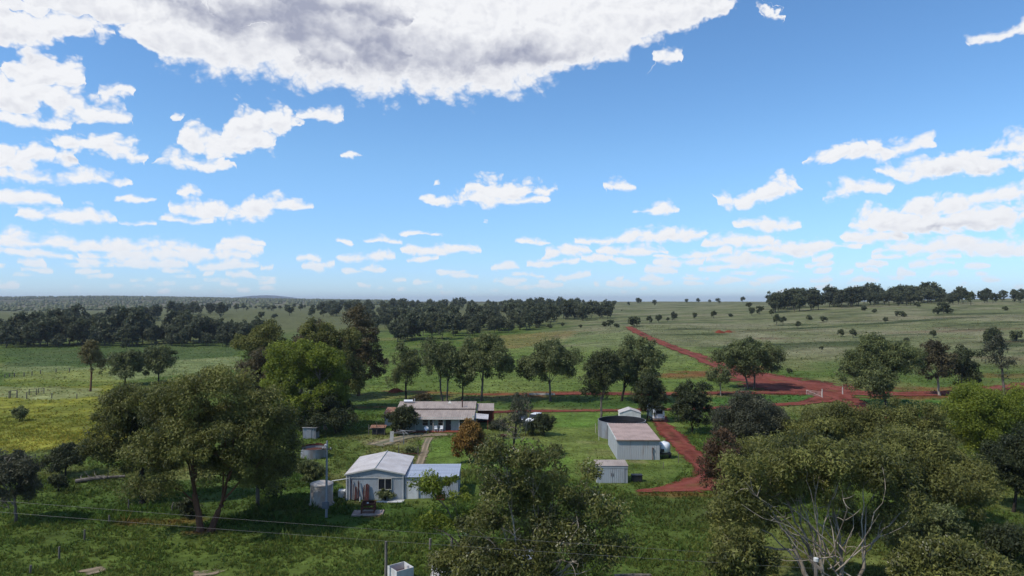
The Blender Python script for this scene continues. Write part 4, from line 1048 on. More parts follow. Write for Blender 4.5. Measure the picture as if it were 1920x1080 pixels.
# --- corrugated rainwater tank
g = G(603, 945); tk = empty('rainwater_tank', g); tag(tk, 'pale ribbed round rainwater tank beside the power pole', 'water tank')
prof = [(0.0, .10), (1.16, .10)]
for i in range(13):
    z = .12 + i * .16; prof += [(1.16, z), (1.21, z + .04), (1.21, z + .10), (1.16, z + .14)]
MB().lathe(prof + [(1.17, 2.22)], 32).build('barrel', M_['tankpale'], tk)
MB().lathe([(1.24, 2.20), (1.22, 2.25), (.6, 2.46), (.12, 2.58), (0.0, 2.58)], 32).build('lid', M_['tankpale'], tk, True)
MB().lathe([(0, 0), (1.35, 0), (1.35, .10), (0, .10)], 24).build('base', M_['concrete'], tk)
MB().tube([(1.0, .3, 2.40), (2.6, .45, 2.62), (2.75, .6, 2.62)], .05, 6).build('inlet_pipe', M_['white'], tk)
# --- old open tank
g = G(582, 862); ot = empty('old_tank', (g[0], g[1] + 1.7, g[2])); tag(ot, 'grey round open tank with rusted broken rim', 'water tank')
MB().lathe([(1.78, 0), (1.78, 1.30), (1.80, 1.34), (1.74, 1.34), (1.72, .9), (0, .9)], 32).build('wall', M_['tankgrey'], ot)
rr_ = MB(); rgn = np.random.default_rng(8)
for i in range(22):
    a0 = i / 22 * 6.283; a1 = (i + 1) / 22 * 6.283
    if .2 < a0 < 3.3:
        h = rgn.uniform(.1, .32)
        rr_.raw([(1.76 * math.cos(a), 1.76 * math.sin(a), z) for a in (a0, a1) for z in (1.32, 1.36 + h)] + [(1.70 * math.cos(a), 1.70 * math.sin(a), z) for a in (a0, a1) for z in (1.32, 1.36 + h)], [(0,1,3,2),(4,6,7,5),(1,5,7,3),(0,4,5,1),(2,3,7,6)])
rr_.build('broken_rim', M_['rust'], ot)
MB().lathe([(0, 1.02), (1.0, 1.06), (1.71, .98)], 20).build('rusted_fill', M_['rust'], ot)
# --- outhouse
g = G(580, 823); oh = empty('outhouse', g, math.radians(-4)); tag(oh, 'small grey outhouse with flat pale roof under the left trees', 'shed')
for args in (((-1.05, 0, 0), (1.05, 0, 0), (1.05, 0, 1.75), (-1.05, 0, 1.75)), ((1.05, 0, 0), (1.05, 1.6, 0), (1.05, 1.6, 1.62), (1.05, 0, 1.75)), ((1.05, 1.6, 0), (-1.05, 1.6, 0), (-1.05, 1.6, 1.62), (1.05, 1.6, 1.62)), ((-1.05, 1.6, 0), (-1.05, 0, 0), (-1.05, 0, 1.75), (-1.05, 1.6, 1.62))):
    MB().sheet(*args, .2, .02, .02).build('wall', M_['tankgrey'], oh)
MB().sheet((-1.2, -.2, 1.82), (1.2, -.2, 1.82), (1.2, 1.75, 1.66), (-1.2, 1.75, 1.66), .2, .02, .02).build('roof', M_['roofpale'], oh)
MB().box(-.4, .35, -.07, -.03, .03, 1.6).build('door', M_['tankgrey'], oh)
# --- power pole with meter box
g = G(612, 970); pp = empty('power_pole', g); tag(pp, 'tall grey service pole with a meter box before the garage', 'pole')
MB().tube([(0, 0, -.3), (0, 0, 4), (.02, 0, 7.75)], .13, 10, .09).build('post', M_['pole'], pp)
soften(MB().box(-.36, .30, -.36, -.12, .95, 1.62).build('meter_box', M_['meter'], pp), .02)
MB().box(-.5, .5, -.05, .05, 6.85, 6.97).build('crossarm', M_['timber'], pp)
lm = MB(); lm.tube([(.02, -.05, 7.3), (.02, -.45, 7.45)], .03, 6); lm.build('lamp_arm', M_['pole'], pp)
MB().lathe([(0, -.12), (.16, -.1), (.17, .02), (.05, .1), (0, .1)], 10, (.02, -.5, 7.42)).build('lamp_head', M_['white'], pp)
for x in (-.4, .4): MB().lathe([(.05, 0), (.06, .05), (.04, .12), (0, .14)], 8, (x, 0, 6.97)).build('insulator', M_['white'], pp)
# --- pump slab
g = G(688, 968); sb = empty('pump_slab', g, math.radians(3)); tag(sb, 'concrete slab with a rusty steel frame standing on it', 'slab')
soften(MB().box(-1.6, 1.55, 0, 1.75, .0, .14).build('slab', M_['slab'], sb), .02)
fr = MB()
for x in (-.65, .65):
    for y in (.45, 1.55): fr.box(x - .05, x + .05, y - .05, y + .05, .143, 1.15)
for z in (.25, .65, 1.08):
    fr.box(-.6, .6, .41, .49, z, z + .09); fr.box(-.6, .6, 1.51, 1.59, z, z + .09); fr.box(-.69, -.61, .5, 1.5, z, z + .09); fr.box(.61, .69, .5, 1.5, z, z + .09)
fr.build('frame', M_['rust'], sb)
MB().sheet((-.62, 1.62, .6), (.62, 1.62, .6), (.62, 1.62, 1.15), (-.62, 1.62, 1.15), .15, .02, .01).build('back_panel', M_['rust'], sb)
MB().lathe([(.10, 0), (.10, .05), (.03, .08), (0, .08)], 10, (.0, .5, 1.175)).build('cap', M_['white'], sb)
# --- small things round the garage
for px, py, w, d, h, mt, nm, lb in ((640,933,.75,.5,.85,'white','pump_box','small white pump box between the tank and the garage'), (649,935,.35,.35,.7,'dark','drum','black drum beside the white pump box'), (675,941,.14,.14,.55,'white','marker_post','short white stub post below the rusty posts')):
    g = G(px, py)
    if nm == 'drum': ob = MB().lathe([(0, 0), (.2, 0), (.21, .02), (.2, .35), (.21, .37), (.2, h), (.17, h), (.17, h - .03), (0, h - .03)], 16).build(nm, M_[mt])
    elif nm == 'marker_post': ob = MB().tube([(0, 0, -.1), (0, 0, h)], .06, 8, .05).build(nm, M_[mt])
    else:
        mb_ = MB(); mb_.raw([(-w/2,0,0),(w/2,0,0),(w/2,d,0),(-w/2,d,0),(-w/2,0,h*.8),(w/2,0,h*.8),(w/2,d,h),(-w/2,d,h)], [(0,3,2,1),(4,5,6,7),(0,1,5,4),(1,2,6,5),(2,3,7,6),(3,0,4,7)]); mb_.box(-w/2-.04, w/2+.04, -.04, 0, h*.8, h*.8+.05)
        ob = soften(mb_.build(nm, M_[mt]), .02)
    ob.location = tuple(g); tag(ob, lb, {'pump_box': 'box', 'drum': 'drum', 'marker_post': 'post'}[nm])
g = G(741, 943); ob = MB().sheet((-.9, 0, .06), (.85, .05, .06), (.9, .85, .12), (-.8, .9, .10), .12, .02, .01).build('roofing_sheet', M_['white']); ob.location = tuple(g); tag(ob, 'white iron sheet lying before the garage window', 'metal sheet')
g = G(716, 943); ob = MB().sheet((-.7, 0, .06), (.65, .02, .05), (.6, .55, .09), (-.6, .6, .08), .12, .02, .01).build('roofing_sheet', M_['bluetarp']); ob.location = tuple(g); tag(ob, 'blue sheet lying left of the white iron sheet', 'metal sheet')
g = G(826, 938); ob = soften(MB().box(-.5, .5, 0, .5, 0, .45).box(-.42, .42, .05, .45, .45, .55).build('red_crate', M_['timberred']), .04); ob.location = tuple(g); tag(ob, 'low dark red crate at the lean-to wall behind the tree', 'crate')

# --- homestead
g = G(815, 808); hs_ = empty('homestead', g); tag(hs_, 'long low mint-walled homestead with tan iron roof', 'house')
hx0, hx1 = -7.0, 6.55
wl = MB(); wl.box(hx0, hx1, 0, .15, 0, 2.25); wl.box(hx0, hx0 + .15, .15, 9.5, 0, 2.4); wl.box(hx1 - .15, hx1, .15, 9.5, 0, 2.4); wl.box(hx0, hx1, 9.5, 9.65, 0, 2.6); wl.build('wall', M_['mint'], hs_)
MB().sheet((hx0 - .2, -.75, 2.12), (hx1 + .15, -.75, 2.12), (hx1 + .15, 4.9, 2.86), (hx0 - .2, 4.9, 2.86), .4, .025, .03).build('veranda_roof', M_['rooftan'], hs_)
MB().sheet((hx0 - .2, 4.7, 3.06), (hx1 + .15, 4.7, 3.06), (hx1 + .15, 8.0, 3.78), (hx0 - .2, 8.0, 3.78), .4, .025, .03).build('roof_slope', M_['rooftan'], hs_)
MB().sheet((hx1 + .15, 11.0, 2.8), (hx0 - .2, 11.0, 2.8), (hx0 - .2, 8.02, 3.78), (hx1 + .15, 8.02, 3.78), .4, .025, .03).build('roof_slope', M_['rooftan'], hs_)
MB().box(hx0 - .1, hx1 + .05, 4.82, 4.9, 2.80, 3.03).build('roof_step', M_['dark'], hs_)
MB().tube([(hx0 - .2, 8.0, 3.81), (hx1 + .15, 8.0, 3.81)], .07, 6).build('ridge_cap', M_['rooftan'], hs_)
gb = MB()
for x in (hx0 + .05, hx1 - .1): gb.raw([(x, .1, 2.2), (x, 9.6, 2.4), (x, 8.0, 3.7), (x, 4.8, 3.0), (x, 4.8, 2.8), (x + .06, .1, 2.2), (x + .06, 9.6, 2.4), (x + .06, 8.0, 3.7), (x + .06, 4.8, 3.0), (x + .06, 4.8, 2.8)], [(0,1,2,3,4),(9,8,7,6,5),(0,5,6,1),(1,6,7,2),(2,7,8,3),(3,8,9,4),(4,9,5,0)])
gb.build('gable_end', M_['timberred'], hs_)
MB().tube([(hx0 - .2, -.80, 2.09), (hx1 + .15, -.80, 2.09)], .06, 6).build('gutter', M_['cream'], hs_)
for x in (-3.2, -.2, 1.5, 4.2, 6.3): MB().box(x - .05, x + .05, -.62, -.52, 0, 2.1).build('veranda_post', M_['cream'], hs_)
MB().box(hx0, hx1, -1.5, -.005, -.05, .10).build('veranda_floor', M_['timberred'], hs_)
for wx, ww, z0, z1 in ((-1.6, .9, .95, 2.0), (-.45, .7, .95, 2.0), (1.05, .85, .95, 2.0), (4.9, 1.4, .95, 2.0)):
    b = MB(); b.box(wx - ww/2 - .06, wx + ww/2 + .06, -.05, -.003, z0 - .07, z0); b.box(wx - ww/2 - .06, wx + ww/2 + .06, -.05, -.003, z1, z1 + .06); b.box(wx - ww/2 - .06, wx - ww/2, -.05, -.003, z0, z1); b.box(wx + ww/2, wx + ww/2 + .06, -.05, -.003, z0, z1); b.box(wx - ww/2, wx + ww/2, -.045, -.003, (z0+z1)/2 - .02, (z0+z1)/2 + .02)
    wo_ = b.build('window', M_['cream'], hs_)
    MB().box(wx - ww/2, wx + ww/2, -.02, -.004, z0, (z0+z1)/2 - .02).build('pane', M_['glass'], wo_); MB().box(wx - ww/2, wx + ww/2, -.02, -.004, (z0+z1)/2 + .02, z1).build('pane', M_['glass'], wo_)
dr = MB().box(1.85, 2.75, -.05, -.004, .12, 2.05).build('door', M_['dark'], hs_)
MB().box(2.6, 2.66, -.09, -.05, 1.0, 1.08).build('handle', M_['cream'], dr)
MB().tube([(4.3, 5.3, 3.1), (4.3, 5.3, 4.35)], .10, 8).build('flue', M_['rust'], hs_)
MB().lathe([(.16, 0), (.17, .05), (0, .16)], 8, (4.3, 5.3, 4.35)).build('flue_cap', M_['rust'], hs_)
b = MB(); b.tube([(-6.35, 7.4, 3.98), (-4.75, 7.4, 3.98)], .26, 14); b.build('solar_tank', M_['plastic'], hs_)
MB().tube([(-4.45, 7.5, 3.5), (-4.45, 7.5, 4.45)], .06, 6).build('vent_pipe', M_['white'], hs_)
MB().box(-6.3, -4.8, 7.35, 7.45, 3.55, 3.74).build('tank_stand', M_['dark'], hs_)
vp = MB(); vp.raw([(1.5, 7.0, 3.62), (2.3, 7.0, 3.62), (1.9, 7.6, 4.05), (1.9, 8.0, 3.85)], [(0,1,2),(1,3,2),(0,2,3)]); vp.build('roof_vent', M_['cream'], hs_)
# carport at the right, store at the left
MB().sheet((hx1 + .25, 5.2, 2.62), (hx1 + 3.4, 5.2, 2.62), (hx1 + 3.3, 9.0, 3.35), (hx1 + .25, 9.0, 3.35), .4, .025, .02).build('carport_roof', M_['rooftan'], hs_)
for x, y in ((hx1 + .5, 5.4), (hx1 + 3.2, 5.4), (hx1 + .5, 8.7), (hx1 + 3.2, 8.7)): MB().box(x - .06, x + .06, y - .06, y + .06, 0, 2.62 + (y - 5.2) * .19 - .04).build('carport_post', M_['timberred'], hs_)
MB().box(hx1 + .3, hx1 + 3.2, 8.8, 8.9, 0, 2.6).build('carport_wall', M_['timberred'], hs_)
MB().sheet((hx1 + .2, 1.2, 1.95), (hx1 + 2.5, 1.2, 1.75), (hx1 + 2.5, 3.4, 2.25), (hx1 + .2, 3.4, 2.45), .3, .02, .02).build('awning', M_['roofpale'], hs_)
for x in (hx1 + .4, hx1 + 2.4): MB().box(x - .05, x + .05, 1.25, 1.35, 0, 1.75).build('awning_post', M_['timberred'], hs_)
MB().sheet((hx0 - 2.3, 4.6, 0), (hx0 - .1, 4.6, 0), (hx0 - .1, 4.6, 2.2), (hx0 - 2.3, 4.6, 2.2), .3, .02, .02).build('store_wall', M_['wallstain'], hs_)
MB().sheet((hx0 - 2.3, 8.2, 0), (hx0 - 2.3, 4.65, 0), (hx0 - 2.3, 4.65, 2.2), (hx0 - 2.3, 8.2, 2.6), .3, .02, .02).build('store_wall', M_['wallstain'], hs_)
MB().sheet((hx0 - 2.5, 4.3, 2.22), (hx0 - .25, 4.3, 2.22), (hx0 - .25, 8.4, 2.75), (hx0 - 2.5, 8.4, 2.75), .3, .02, .02).build('store_roof', M_['roofrust'], hs_)
# things on the veranda
g0 = G(815, 808)
def chair(x, y, rz, label):
    r = empty('garden_chair', (g0[0] + x, g0[1] + y, g0[2] + .105), rz); tag(r, label, 'chair')
    MB().box(-.25, .25, -.25, .25, .40, .45).build('seat', M_['plastic'], r); MB().box(-.25, .25, .2, .25, .452, .9).build('backrest', M_['plastic'], r)
    for sx in (-.21, .21):
        for sy in (-.21, .21): MB().box(sx - .025, sx + .025, sy - .025, sy + .025, 0, .40).build('leg', M_['plastic'], r)
chair(.3, -.9, .2, 'white garden chair on the veranda left of the door'); chair(1.2, -.8, -.2, 'white garden chair on the veranda beside the door')
dsh = empty('satellite_dish', (g0[0] - 1.2, g0[1] - 1.7, g0[2])); tag(dsh, 'white satellite dish standing before the veranda', 'dish')
MB().tube([(0, 0, 0), (0, 0, .55)], .04, 6).build('mast', M_['pole'], dsh)
b = MB(); b.lathe([(0, 0), (.18, .015), (.34, .07), (.36, .10), (.34, .10), (.17, .04), (0, .025)], 16); ob = b.build('reflector', M_['plastic'], dsh); ob.location = (0, -.05, .72); ob.rotation_euler = (math.radians(65), 0, .3)
# --- clothes hoist
g = G(757, 833); ch = empty('clothes_hoist', g, .5); tag(ch, 'rotary clothes hoist with four grey arms on the worn yard', 'clothes hoist')
MB().tube([(0, 0, 0), (0, 0, 2.15)], .05, 8).build('mast', M_['pole'], ch)
for k in range(4):
    a = k * math.pi / 2; MB().tube([(0, 0, 2.1), (1.9 * math.cos(a), 1.9 * math.sin(a), 1.86)], .03, 6).build('arm', M_['pole'], ch)
    MB().tube([(0, 0, 1.5), (.95 * math.cos(a), .95 * math.sin(a), 1.97)], .022, 6).build('strut', M_['pole'], ch)
wl = MB()
for rr2 in (.8, 1.3, 1.85):
    for k in range(4):
        a, b2 = k * math.pi / 2, (k + 1) * math.pi / 2; z = 2.1 - .126 * rr2
        wl.tube([(rr2 * math.cos(a), rr2 * math.sin(a), z + .02), (rr2 * math.cos(b2), rr2 * math.sin(b2), z + .02)], .012, 4)
wl.build('wire', M_['wire'], ch)
g = G(734, 830); ob = MB().raw([(-.3,-.02,.15),(.3,.02,.12),(.36,.05,1.75),(-.2,.02,1.8),(-.3,.03,.15),(.3,.07,.12),(.36,.09,1.75),(-.2,.06,1.8)], [(0,1,2,3),(7,6,5,4),(0,4,5,1),(1,5,6,2),(2,6,7,3),(3,7,4,0)]).build('towel', M_['cream']); ob.location = tuple(g); tag(ob, 'pale cloth hanging from the left arm of the clothes hoist', 'towel')
# --- trellis bed by the path
g = G(766, 856); tr_ = empty('trellis', g); tag(tr_, 'low garden trellis with two rusty posts and a rail by the footpath', 'trellis')
for x in (-1.4, 1.35): MB().box(x - .05, x + .05, -.05, .05, 0, 1.5).build('post', M_['timber'], tr_)
MB().box(-1.35, 1.30, -.03, .03, .35, .47).build('rail', M_['rust'], tr_); MB().box(-1.35, -.7, -.03, .03, .6, .7).build('rail', M_['rust'], tr_)
g = G(808, 848); ob = MB().tube([(0,0,-.1),(0,0,.7),(.01,0,1.15)], .05, 6, .04).box(-.06, .07, -.06, .06, 1.13, 1.17).build('garden_post', M_['timber']); ob.location = tuple(g); tag(ob, 'lone dark post on the lawn right of the footpath', 'post')
# --- junk stand left of the homestead
g = G(704, 816); js = empty('timber_stand', g); tag(js, 'timber rack with dark cover left of the veranda shrub', 'rack')
for x in (-1.1, .2, 1.5): MB().box(x - .05, x + .05, -.05, .05, 0, 2.3 - .5 * abs(x)).build('post', M_['timber'], js)
MB().box(-1.1, 1.55, .06, 1.0, .95, 1.05).build('shelf', M_['timber'], js); MB().sheet((-.9, -.2, 1.25), (1.7, -.2, 1.25), (1.7, 1.1, 1.5), (-.9, 1.1, 1.5), .3, .03, .02).build('cover', M_['roofrust'], js)
soften(MB().box(-.6, 1.5, .1, .95, 0, .9).build('dark_bin', M_['dark'], js), .05)
# --- fire bowl on the short path
g = G(944, 822); fb = empty('fire_bowl', g); tag(fb, 'rusty fire bowl at the head of the short worn path', 'fire bowl')
MB().lathe([(.2, .25), (.5, .35), (.62, .6), (.58, .6), (.45, .4), (0, .36)], 16).build('bowl', M_['rust'], fb)
for k in range(3): a = k * 2.09; MB().tube([(.4 * math.cos(a), .4 * math.sin(a), 0), (.35 * math.cos(a), .35 * math.sin(a), .32)], .03, 5).build('leg', M_['rust'], fb)
# --- big skillion shed
g = G(1197, 862); ss = empty('farm_shed', g, math.radians(-1)); tag(ss, 'large pale ribbed shed with a faded pink sloping roof', 'shed')
w_, d_, e0, e1 = 2.95, 10.2, 2.72, 3.15
MB().sheet((-w_, 0, 0), (w_, 0, 0), (w_, 0, e0), (-w_, 0, e0), .25, .022, .04).build('front_wall', M_['wallstain'], ss)
MB().sheet((-w_, d_, 0), (-w_, .05, 0), (-w_, .05, e0), (-w_, d_, e1), .25, .022, .04).build('side_wall', M_['wallgrey'], ss)
MB().sheet((w_, .05, 0), (w_, d_, 0), (w_, d_, e1), (w_, .05, e0), .25, .022, .04).build('side_wall', M_['wallgrey'], ss)
MB().sheet((w_, d_ + .05, 0), (-w_, d_ + .05, 0), (-w_, d_ + .05, e1), (w_, d_ + .05, e1), .25, .022, .04).build('back_wall', M_['wallgrey'], ss)
MB().sheet((-w_ - .08, -.18, e0 + .05), (w_ + .08, -.18, e0 + .05), (w_ + .08, d_ + .15, e1 + .07), (-w_ - .08, d_ + .15, e1 + .07), .4, .03, .03).build('roof', M_['roofpink'], ss)
MB().box(-w_ - .1, w_ + .1, -.26, -.19, e0 - .08, e0 + .07).build('fascia', M_['cabrown'], ss)
MB().raw([(-w_-.16,-.2,e0-.05),(-w_-.10,-.2,e0-.05),(-w_-.10,d_,e1-.03),(-w_-.16,d_,e1-.03),(-w_-.16,-.2,e0+.13),(-w_-.10,-.2,e0+.13),(-w_-.10,d_,e1+.15),(-w_-.16,d_,e1+.15)], [(0,3,2,1),(4,5,6,7),(0,1,5,4),(1,2,6,5),(2,3,7,6),(3,0,4,7)]).build('barge_board', M_['white'], ss)
b = MB(); b.tube([(1.95, -.14, .0), (2.0, -.13, .7), (1.93, -.12, 1.2), (1.98, -.12, 1.7)], .06, 6); b.box(1.9, 2.06, -.2, -.06, 1.5, 1.7); b.build('hanging_chain', M_['rust'], ss)
# --- small shed with double doors
g = G(1148, 906); sm = empty('garden_shed', g); tag(sm, 'small pale garden shed with double doors and tan roof', 'shed')
w_, d_, e0, e1 = 1.88, 2.35, 2.08, 2.2
MB().sheet((-w_, 0, 0), (w_, 0, 0), (w_, 0, e0), (-w_, 0, e0), .24, .02, .03).build('front_wall', M_['wallgrey'], sm)
MB().sheet((-w_, d_, 0), (-w_, .04, 0), (-w_, .04, e0), (-w_, d_, e1), .24, .02, .03).build('side_wall', M_['wallstain'], sm)
MB().sheet((w_, .04, 0), (w_, d_, 0), (w_, d_, e1), (w_, .04, e0), .24, .02, .03).build('side_wall', M_['wallgrey'], sm)
MB().sheet((w_, d_ + .04, 0), (-w_, d_ + .04, 0), (-w_, d_ + .04, e1), (w_, d_ + .04, e1), .24, .02, .03).build('back_wall', M_['wallgrey'], sm)
MB().sheet((-w_ - .08, -.12, e0 + .03), (w_ + .08, -.12, e0 + .03), (w_ + .08, d_ + .15, e1 + .06), (-w_ - .08, d_ + .15, e1 + .06), .24, .02, .02).build('roof', M_['rooftan'], sm)
MB().box(-w_ - .02, w_ + .02, -.07, -.035, e0 - .28, e0 - .01).build('header', M_['wallgrey'], sm)
for sx in (-1, 1):
    dd = MB().sheet((min(sx * .02, sx * 1.5), -.045, .05), (max(sx * .02, sx * 1.5), -.045, .05), (max(sx * .02, sx * 1.5), -.045, e0 - .32), (min(sx * .02, sx * 1.5), -.045, e0 - .32), .24, .02, .02).build('door', M_['wallgrey'], sm)
    MB().box(sx * .10 - .02, sx * .10 + .02, -.11, -.075, .85, 1.25).build('handle', M_['rust'], dd)
g = G(1188, 905); ob = soften(MB().box(-.15, 1.1, .1, .9, 0, .8).box(-.2, 1.15, .05, .95, .8, .88).build('shade_block', M_['dark']), .03); ob.location = tuple(g); tag(ob, 'dark block standing in for the shade right of the small garden shed', 'crate')  # near-black block added in place of the shed's cast shadow
# --- big open water tank
g = G(1168, 820); bt_ = empty('open_water_tank', (g[0], g[1] + 1.2, g[2])); tag(bt_, 'big round open-topped water tank behind the pink-roofed shed', 'water tank')
MB().lathe([(3.85, 0), (3.85, 2.55), (3.88, 2.58), (3.88, 2.66), (3.78, 2.66)], 48).build('wall', M_['tankgrey'], bt_)
MB().lathe([(3.779, 2.655), (3.76, 2.5), (3.76, 0)], 48).build('inner_wall', M_['dark'], bt_)  # inner face of the tank wall, darker than the outside
MB().lathe([(0, 1.95), (3.76, 1.95)], 48).build('water', M_['water'], bt_)
for k in range(16): a = k / 16 * 6.283; o_ = MB().box(-.04, .04, -.03, .03, 0, 2.36).build('stave', M_['tankgrey'], bt_); o_.location = (3.875 * math.cos(a), 3.875 * math.sin(a), 0); o_.rotation_euler = (0, 0, a + math.pi / 2)
# --- small gable shed behind it
g = G(1182, 797); sg = empty('pump_shed', g, math.radians(-3)); tag(sg, 'little white gable shed behind the open water tank', 'shed')
w_, d_, e0, a0 = 1.85, 3.0, 2.15, 2.75
fg = lambda u: e0 + (a0 - e0) * (1 - abs(2 * u - 1))
MB().sheet((-w_, 0, 0), (w_, 0, 0), (w_, 0, e0), (-w_, 0, e0), .24, .02, .03, top=fg).build('front_wall', M_['white'], sg)
MB().sheet((w_, d_, 0), (-w_, d_, 0), (-w_, d_, e0), (w_, d_, e0), .24, .02, .03, top=fg).build('back_wall', M_['white'], sg)
MB().sheet((-w_, d_, 0), (-w_, .04, 0), (-w_, .04, e0), (-w_, d_, e0), .24, .02, .03).build('side_wall', M_['white'], sg)
MB().sheet((w_, .04, 0), (w_, d_, 0), (w_, d_, e0), (w_, .04, e0), .24, .02, .03).build('side_wall', M_['white'], sg)
MB().sheet((-w_ - .1, d_ + .1, e0), (-w_ - .1, -.1, e0), (0, -.1, a0 + .04), (0, d_ + .1, a0 + .04), .3, .02, .02).build('roof_slope', M_['roofpale'], sg)
MB().sheet((w_ + .1, -.1, e0), (w_ + .1, d_ + .1, e0), (0, d_ + .1, a0 + .04), (0, -.1, a0 + .04), .3, .02, .02).build('roof_slope', M_['roofpale'], sg)
# --- caravan seen end-on
g = G(1236, 792); cv_ = empty('caravan', g, math.radians(4)); tag(cv_, 'white caravan parked end-on beside the dark tree', 'caravan')
pr = [(-1.05, .75), (-1.08, 1.2), (-1.04, 2.3), (-.9, 2.68), (-.6, 2.82), (.6, 2.82), (.9, 2.68), (1.04, 2.3), (1.08, 1.2), (1.05, .75)]
n_ = len(pr); V = [(x, y, z) for y in (0, .25, 4.6) for x, z in [(px_ * (.93 if y == 0 else 1), pz_ - (.12 if (y == 0 and pz_ > 2.2) else 0)) for px_, pz_ in pr]]
Fc = [tuple(range(n_)), tuple(range(2 * n_, 3 * n_))[::-1]]
for k in range(2):
    for i in range(n_): j = (i + 1) % n_; Fc.append((k * n_ + i, (k + 1) * n_ + i, (k + 1) * n_ + j, k * n_ + j))
MB().raw(V, Fc).build('body', M_['plastic'], cv_)
MB().box(-1.0, 1.0, .02, 4.5, .38, .74).build('skirt', M_['cabrown'], cv_)
w0 = MB().box(-.62, .62, -.04, .0, 1.55, 2.2).build('window', M_['glass'], cv_)
MB().box(-.68, .68, -.03, .002, 1.49, 1.55).box(-.68, .68, -.03, .002, 2.2, 2.26).build('frame', M_['white'], w0)
for x in (-.9, .9):
    wh = empty('x', (0, 0, 0)); bpy.data.objects.remove(wh)
    a_ = MB().tube([(x - .1, 2.2, .34), (x + .1, 2.2, .34)], .34, 16).build('wheel', M_['black'], cv_)
    MB().tube([(x - .12, 2.2, .34), (x + .12, 2.2, .34)], .18, 12).build('rim', M_['white'], a_)
MB().tube([(0, -.02, .5), (0, -1.1, .48)], .05, 6).build('drawbar', M_['dark'], cv_)
for x in (-.8, .8): MB().box(x - .1, x + .1, -.05, -.005, .95, 1.1).build('tail_light', M_['timberred'], cv_)
# --- white tank on trailer
g = G(1248, 861); tt = empty('tank_trailer', g); tag(tt, 'white moulded tank on a dark trailer beside the pink-roofed shed', 'tank trailer')
b = MB().lathe([(0, .85), (.70, .85), (.82, .95), (.84, 1.6), (.80, 1.95), (.62, 2.16), (.25, 2.24), (0, 2.24)], 24).build('tank', M_['plastic'], tt, True)
b.location = (0, .9, 0); b.scale = (1, 1.1, 1)
MB().lathe([(0, 2.24), (.2, 2.24), (.2, 2.32), (0, 2.34)], 12, (0, .9, 0)).build('lid', M_['plastic'], tt)
MB().box(-.62, -.2, -.05, .12, 1.0, 1.4).build('pump_panel', M_['dark'], tt)
MB().box(-.85, .85, 0, 1.9, .62, .84).build('tray', M_['dark'], tt)
for x in (-.78, .78): a_ = MB().tube([(x - .09, .95, .32), (x + .09, .95, .32)], .32, 14).build('wheel', M_['black'], tt); MB().tube([(x - .1, .95, .32), (x + .1, .95, .32)], .15, 10).build('rim', M_['pole'], a_)
for x in (-.8, .8): MB().box(x - .04, x + .04, .1, .2, 0, .62).build('leg', M_['dark'], tt)

# --- parked cars
def car(px, py, rz, paint, label, ute=False):
    g = G(px, py); r = empty('parked_car', g, rz); tag(r, label, 'car')
    def hull(prof, hw, taper):
        n = len(prof); V = [(x, s * (hw - taper(z)), z) for s in (-1, 1) for x, z in prof]
        F = [tuple(range(n))[::-1], tuple(range(n, 2 * n))] + [(i, (i + 1) % n, n + (i + 1) % n, n + i) for i in range(n)]
        return MB().raw(V, F)
    body = hull([(-2.3, .38), (2.25, .38), (2.32, .62), (2.2, .92), (1.25, 1.03), (-1.0, 1.06), (-2.25, 1.05), (-2.36, .7)], .88, lambda z: .05 * max(0, z - .8))
    soften(body.build('body', M_[paint], r), .06, 3)
    cab = [(1.15, 1.0), (.35, 1.58), (-.9, 1.62), (-1.25, 1.05)] if ute else [(1.2, 1.0), (.4, 1.58), (-1.6, 1.62), (-2.2, 1.05)]
    soften(hull(cab, .80, lambda z: .18 * max(0, z - 1.05)).build('cabin', M_['glass'], r), .04, 2)
    soften(MB().box(cab[2][0] + .02, cab[1][0] - .02, -.70, .70, 1.58, 1.68).build('roof', M_[paint], r), .04, 2)
    for x in (1.45, -1.4):
        for s in (-1, 1):
            w = MB().tube([(x, s * .72, .34), (x, s * .90, .34)], .34, 18).build('wheel', M_['black'], r)
            MB().tube([(x, s * .74, .34), (x, s * .915, .34)], .2, 12).build('rim', M_['pole'], w)
    for s in (-1, 1):
        MB().box(2.2, 2.3, s * .62 - .16, s * .62 + .16, .68, .84).build('headlight', M_['plastic'], r)
        MB().box(-2.36, -2.3, s * .68 - .1, s * .68 + .1, .72, .95).build('tail_light', M_['timberred'], r)
    soften(MB().box(2.22, 2.36, -.8, .8, .40, .60).build('bumper', M_['dark'], r), .03)
car(1003, 793, math.radians(-115), 'plastic', 'white car parked behind the dark shrub')
car(977, 790, math.radians(-100), 'bluecar', 'dark blue car parked left of the white car')
car(904, 789, math.radians(-85), 'bluecar', 'dark car standing under the homestead awning')

# --- timber beam under the lone round gum
g = G(1018, 743); bm_ = empty('timber_trough', g); tag(bm_, 'long pale trough on low legs left of the lone round gum trunk', 'trough')
MB().box(-3.2, 2.8, -.2, -.14, .35, .7).box(-3.2, 2.8, .14, .2, .35, .7).box(-3.2, 2.8, -.2, .2, .30, .35).build('trough', M_['cream'], bm_)
for x in (-2.8, 0, 2.4): MB().box(x - .08, x + .08, -.18, .18, 0, .30).build('leg', M_['timberred'], bm_)
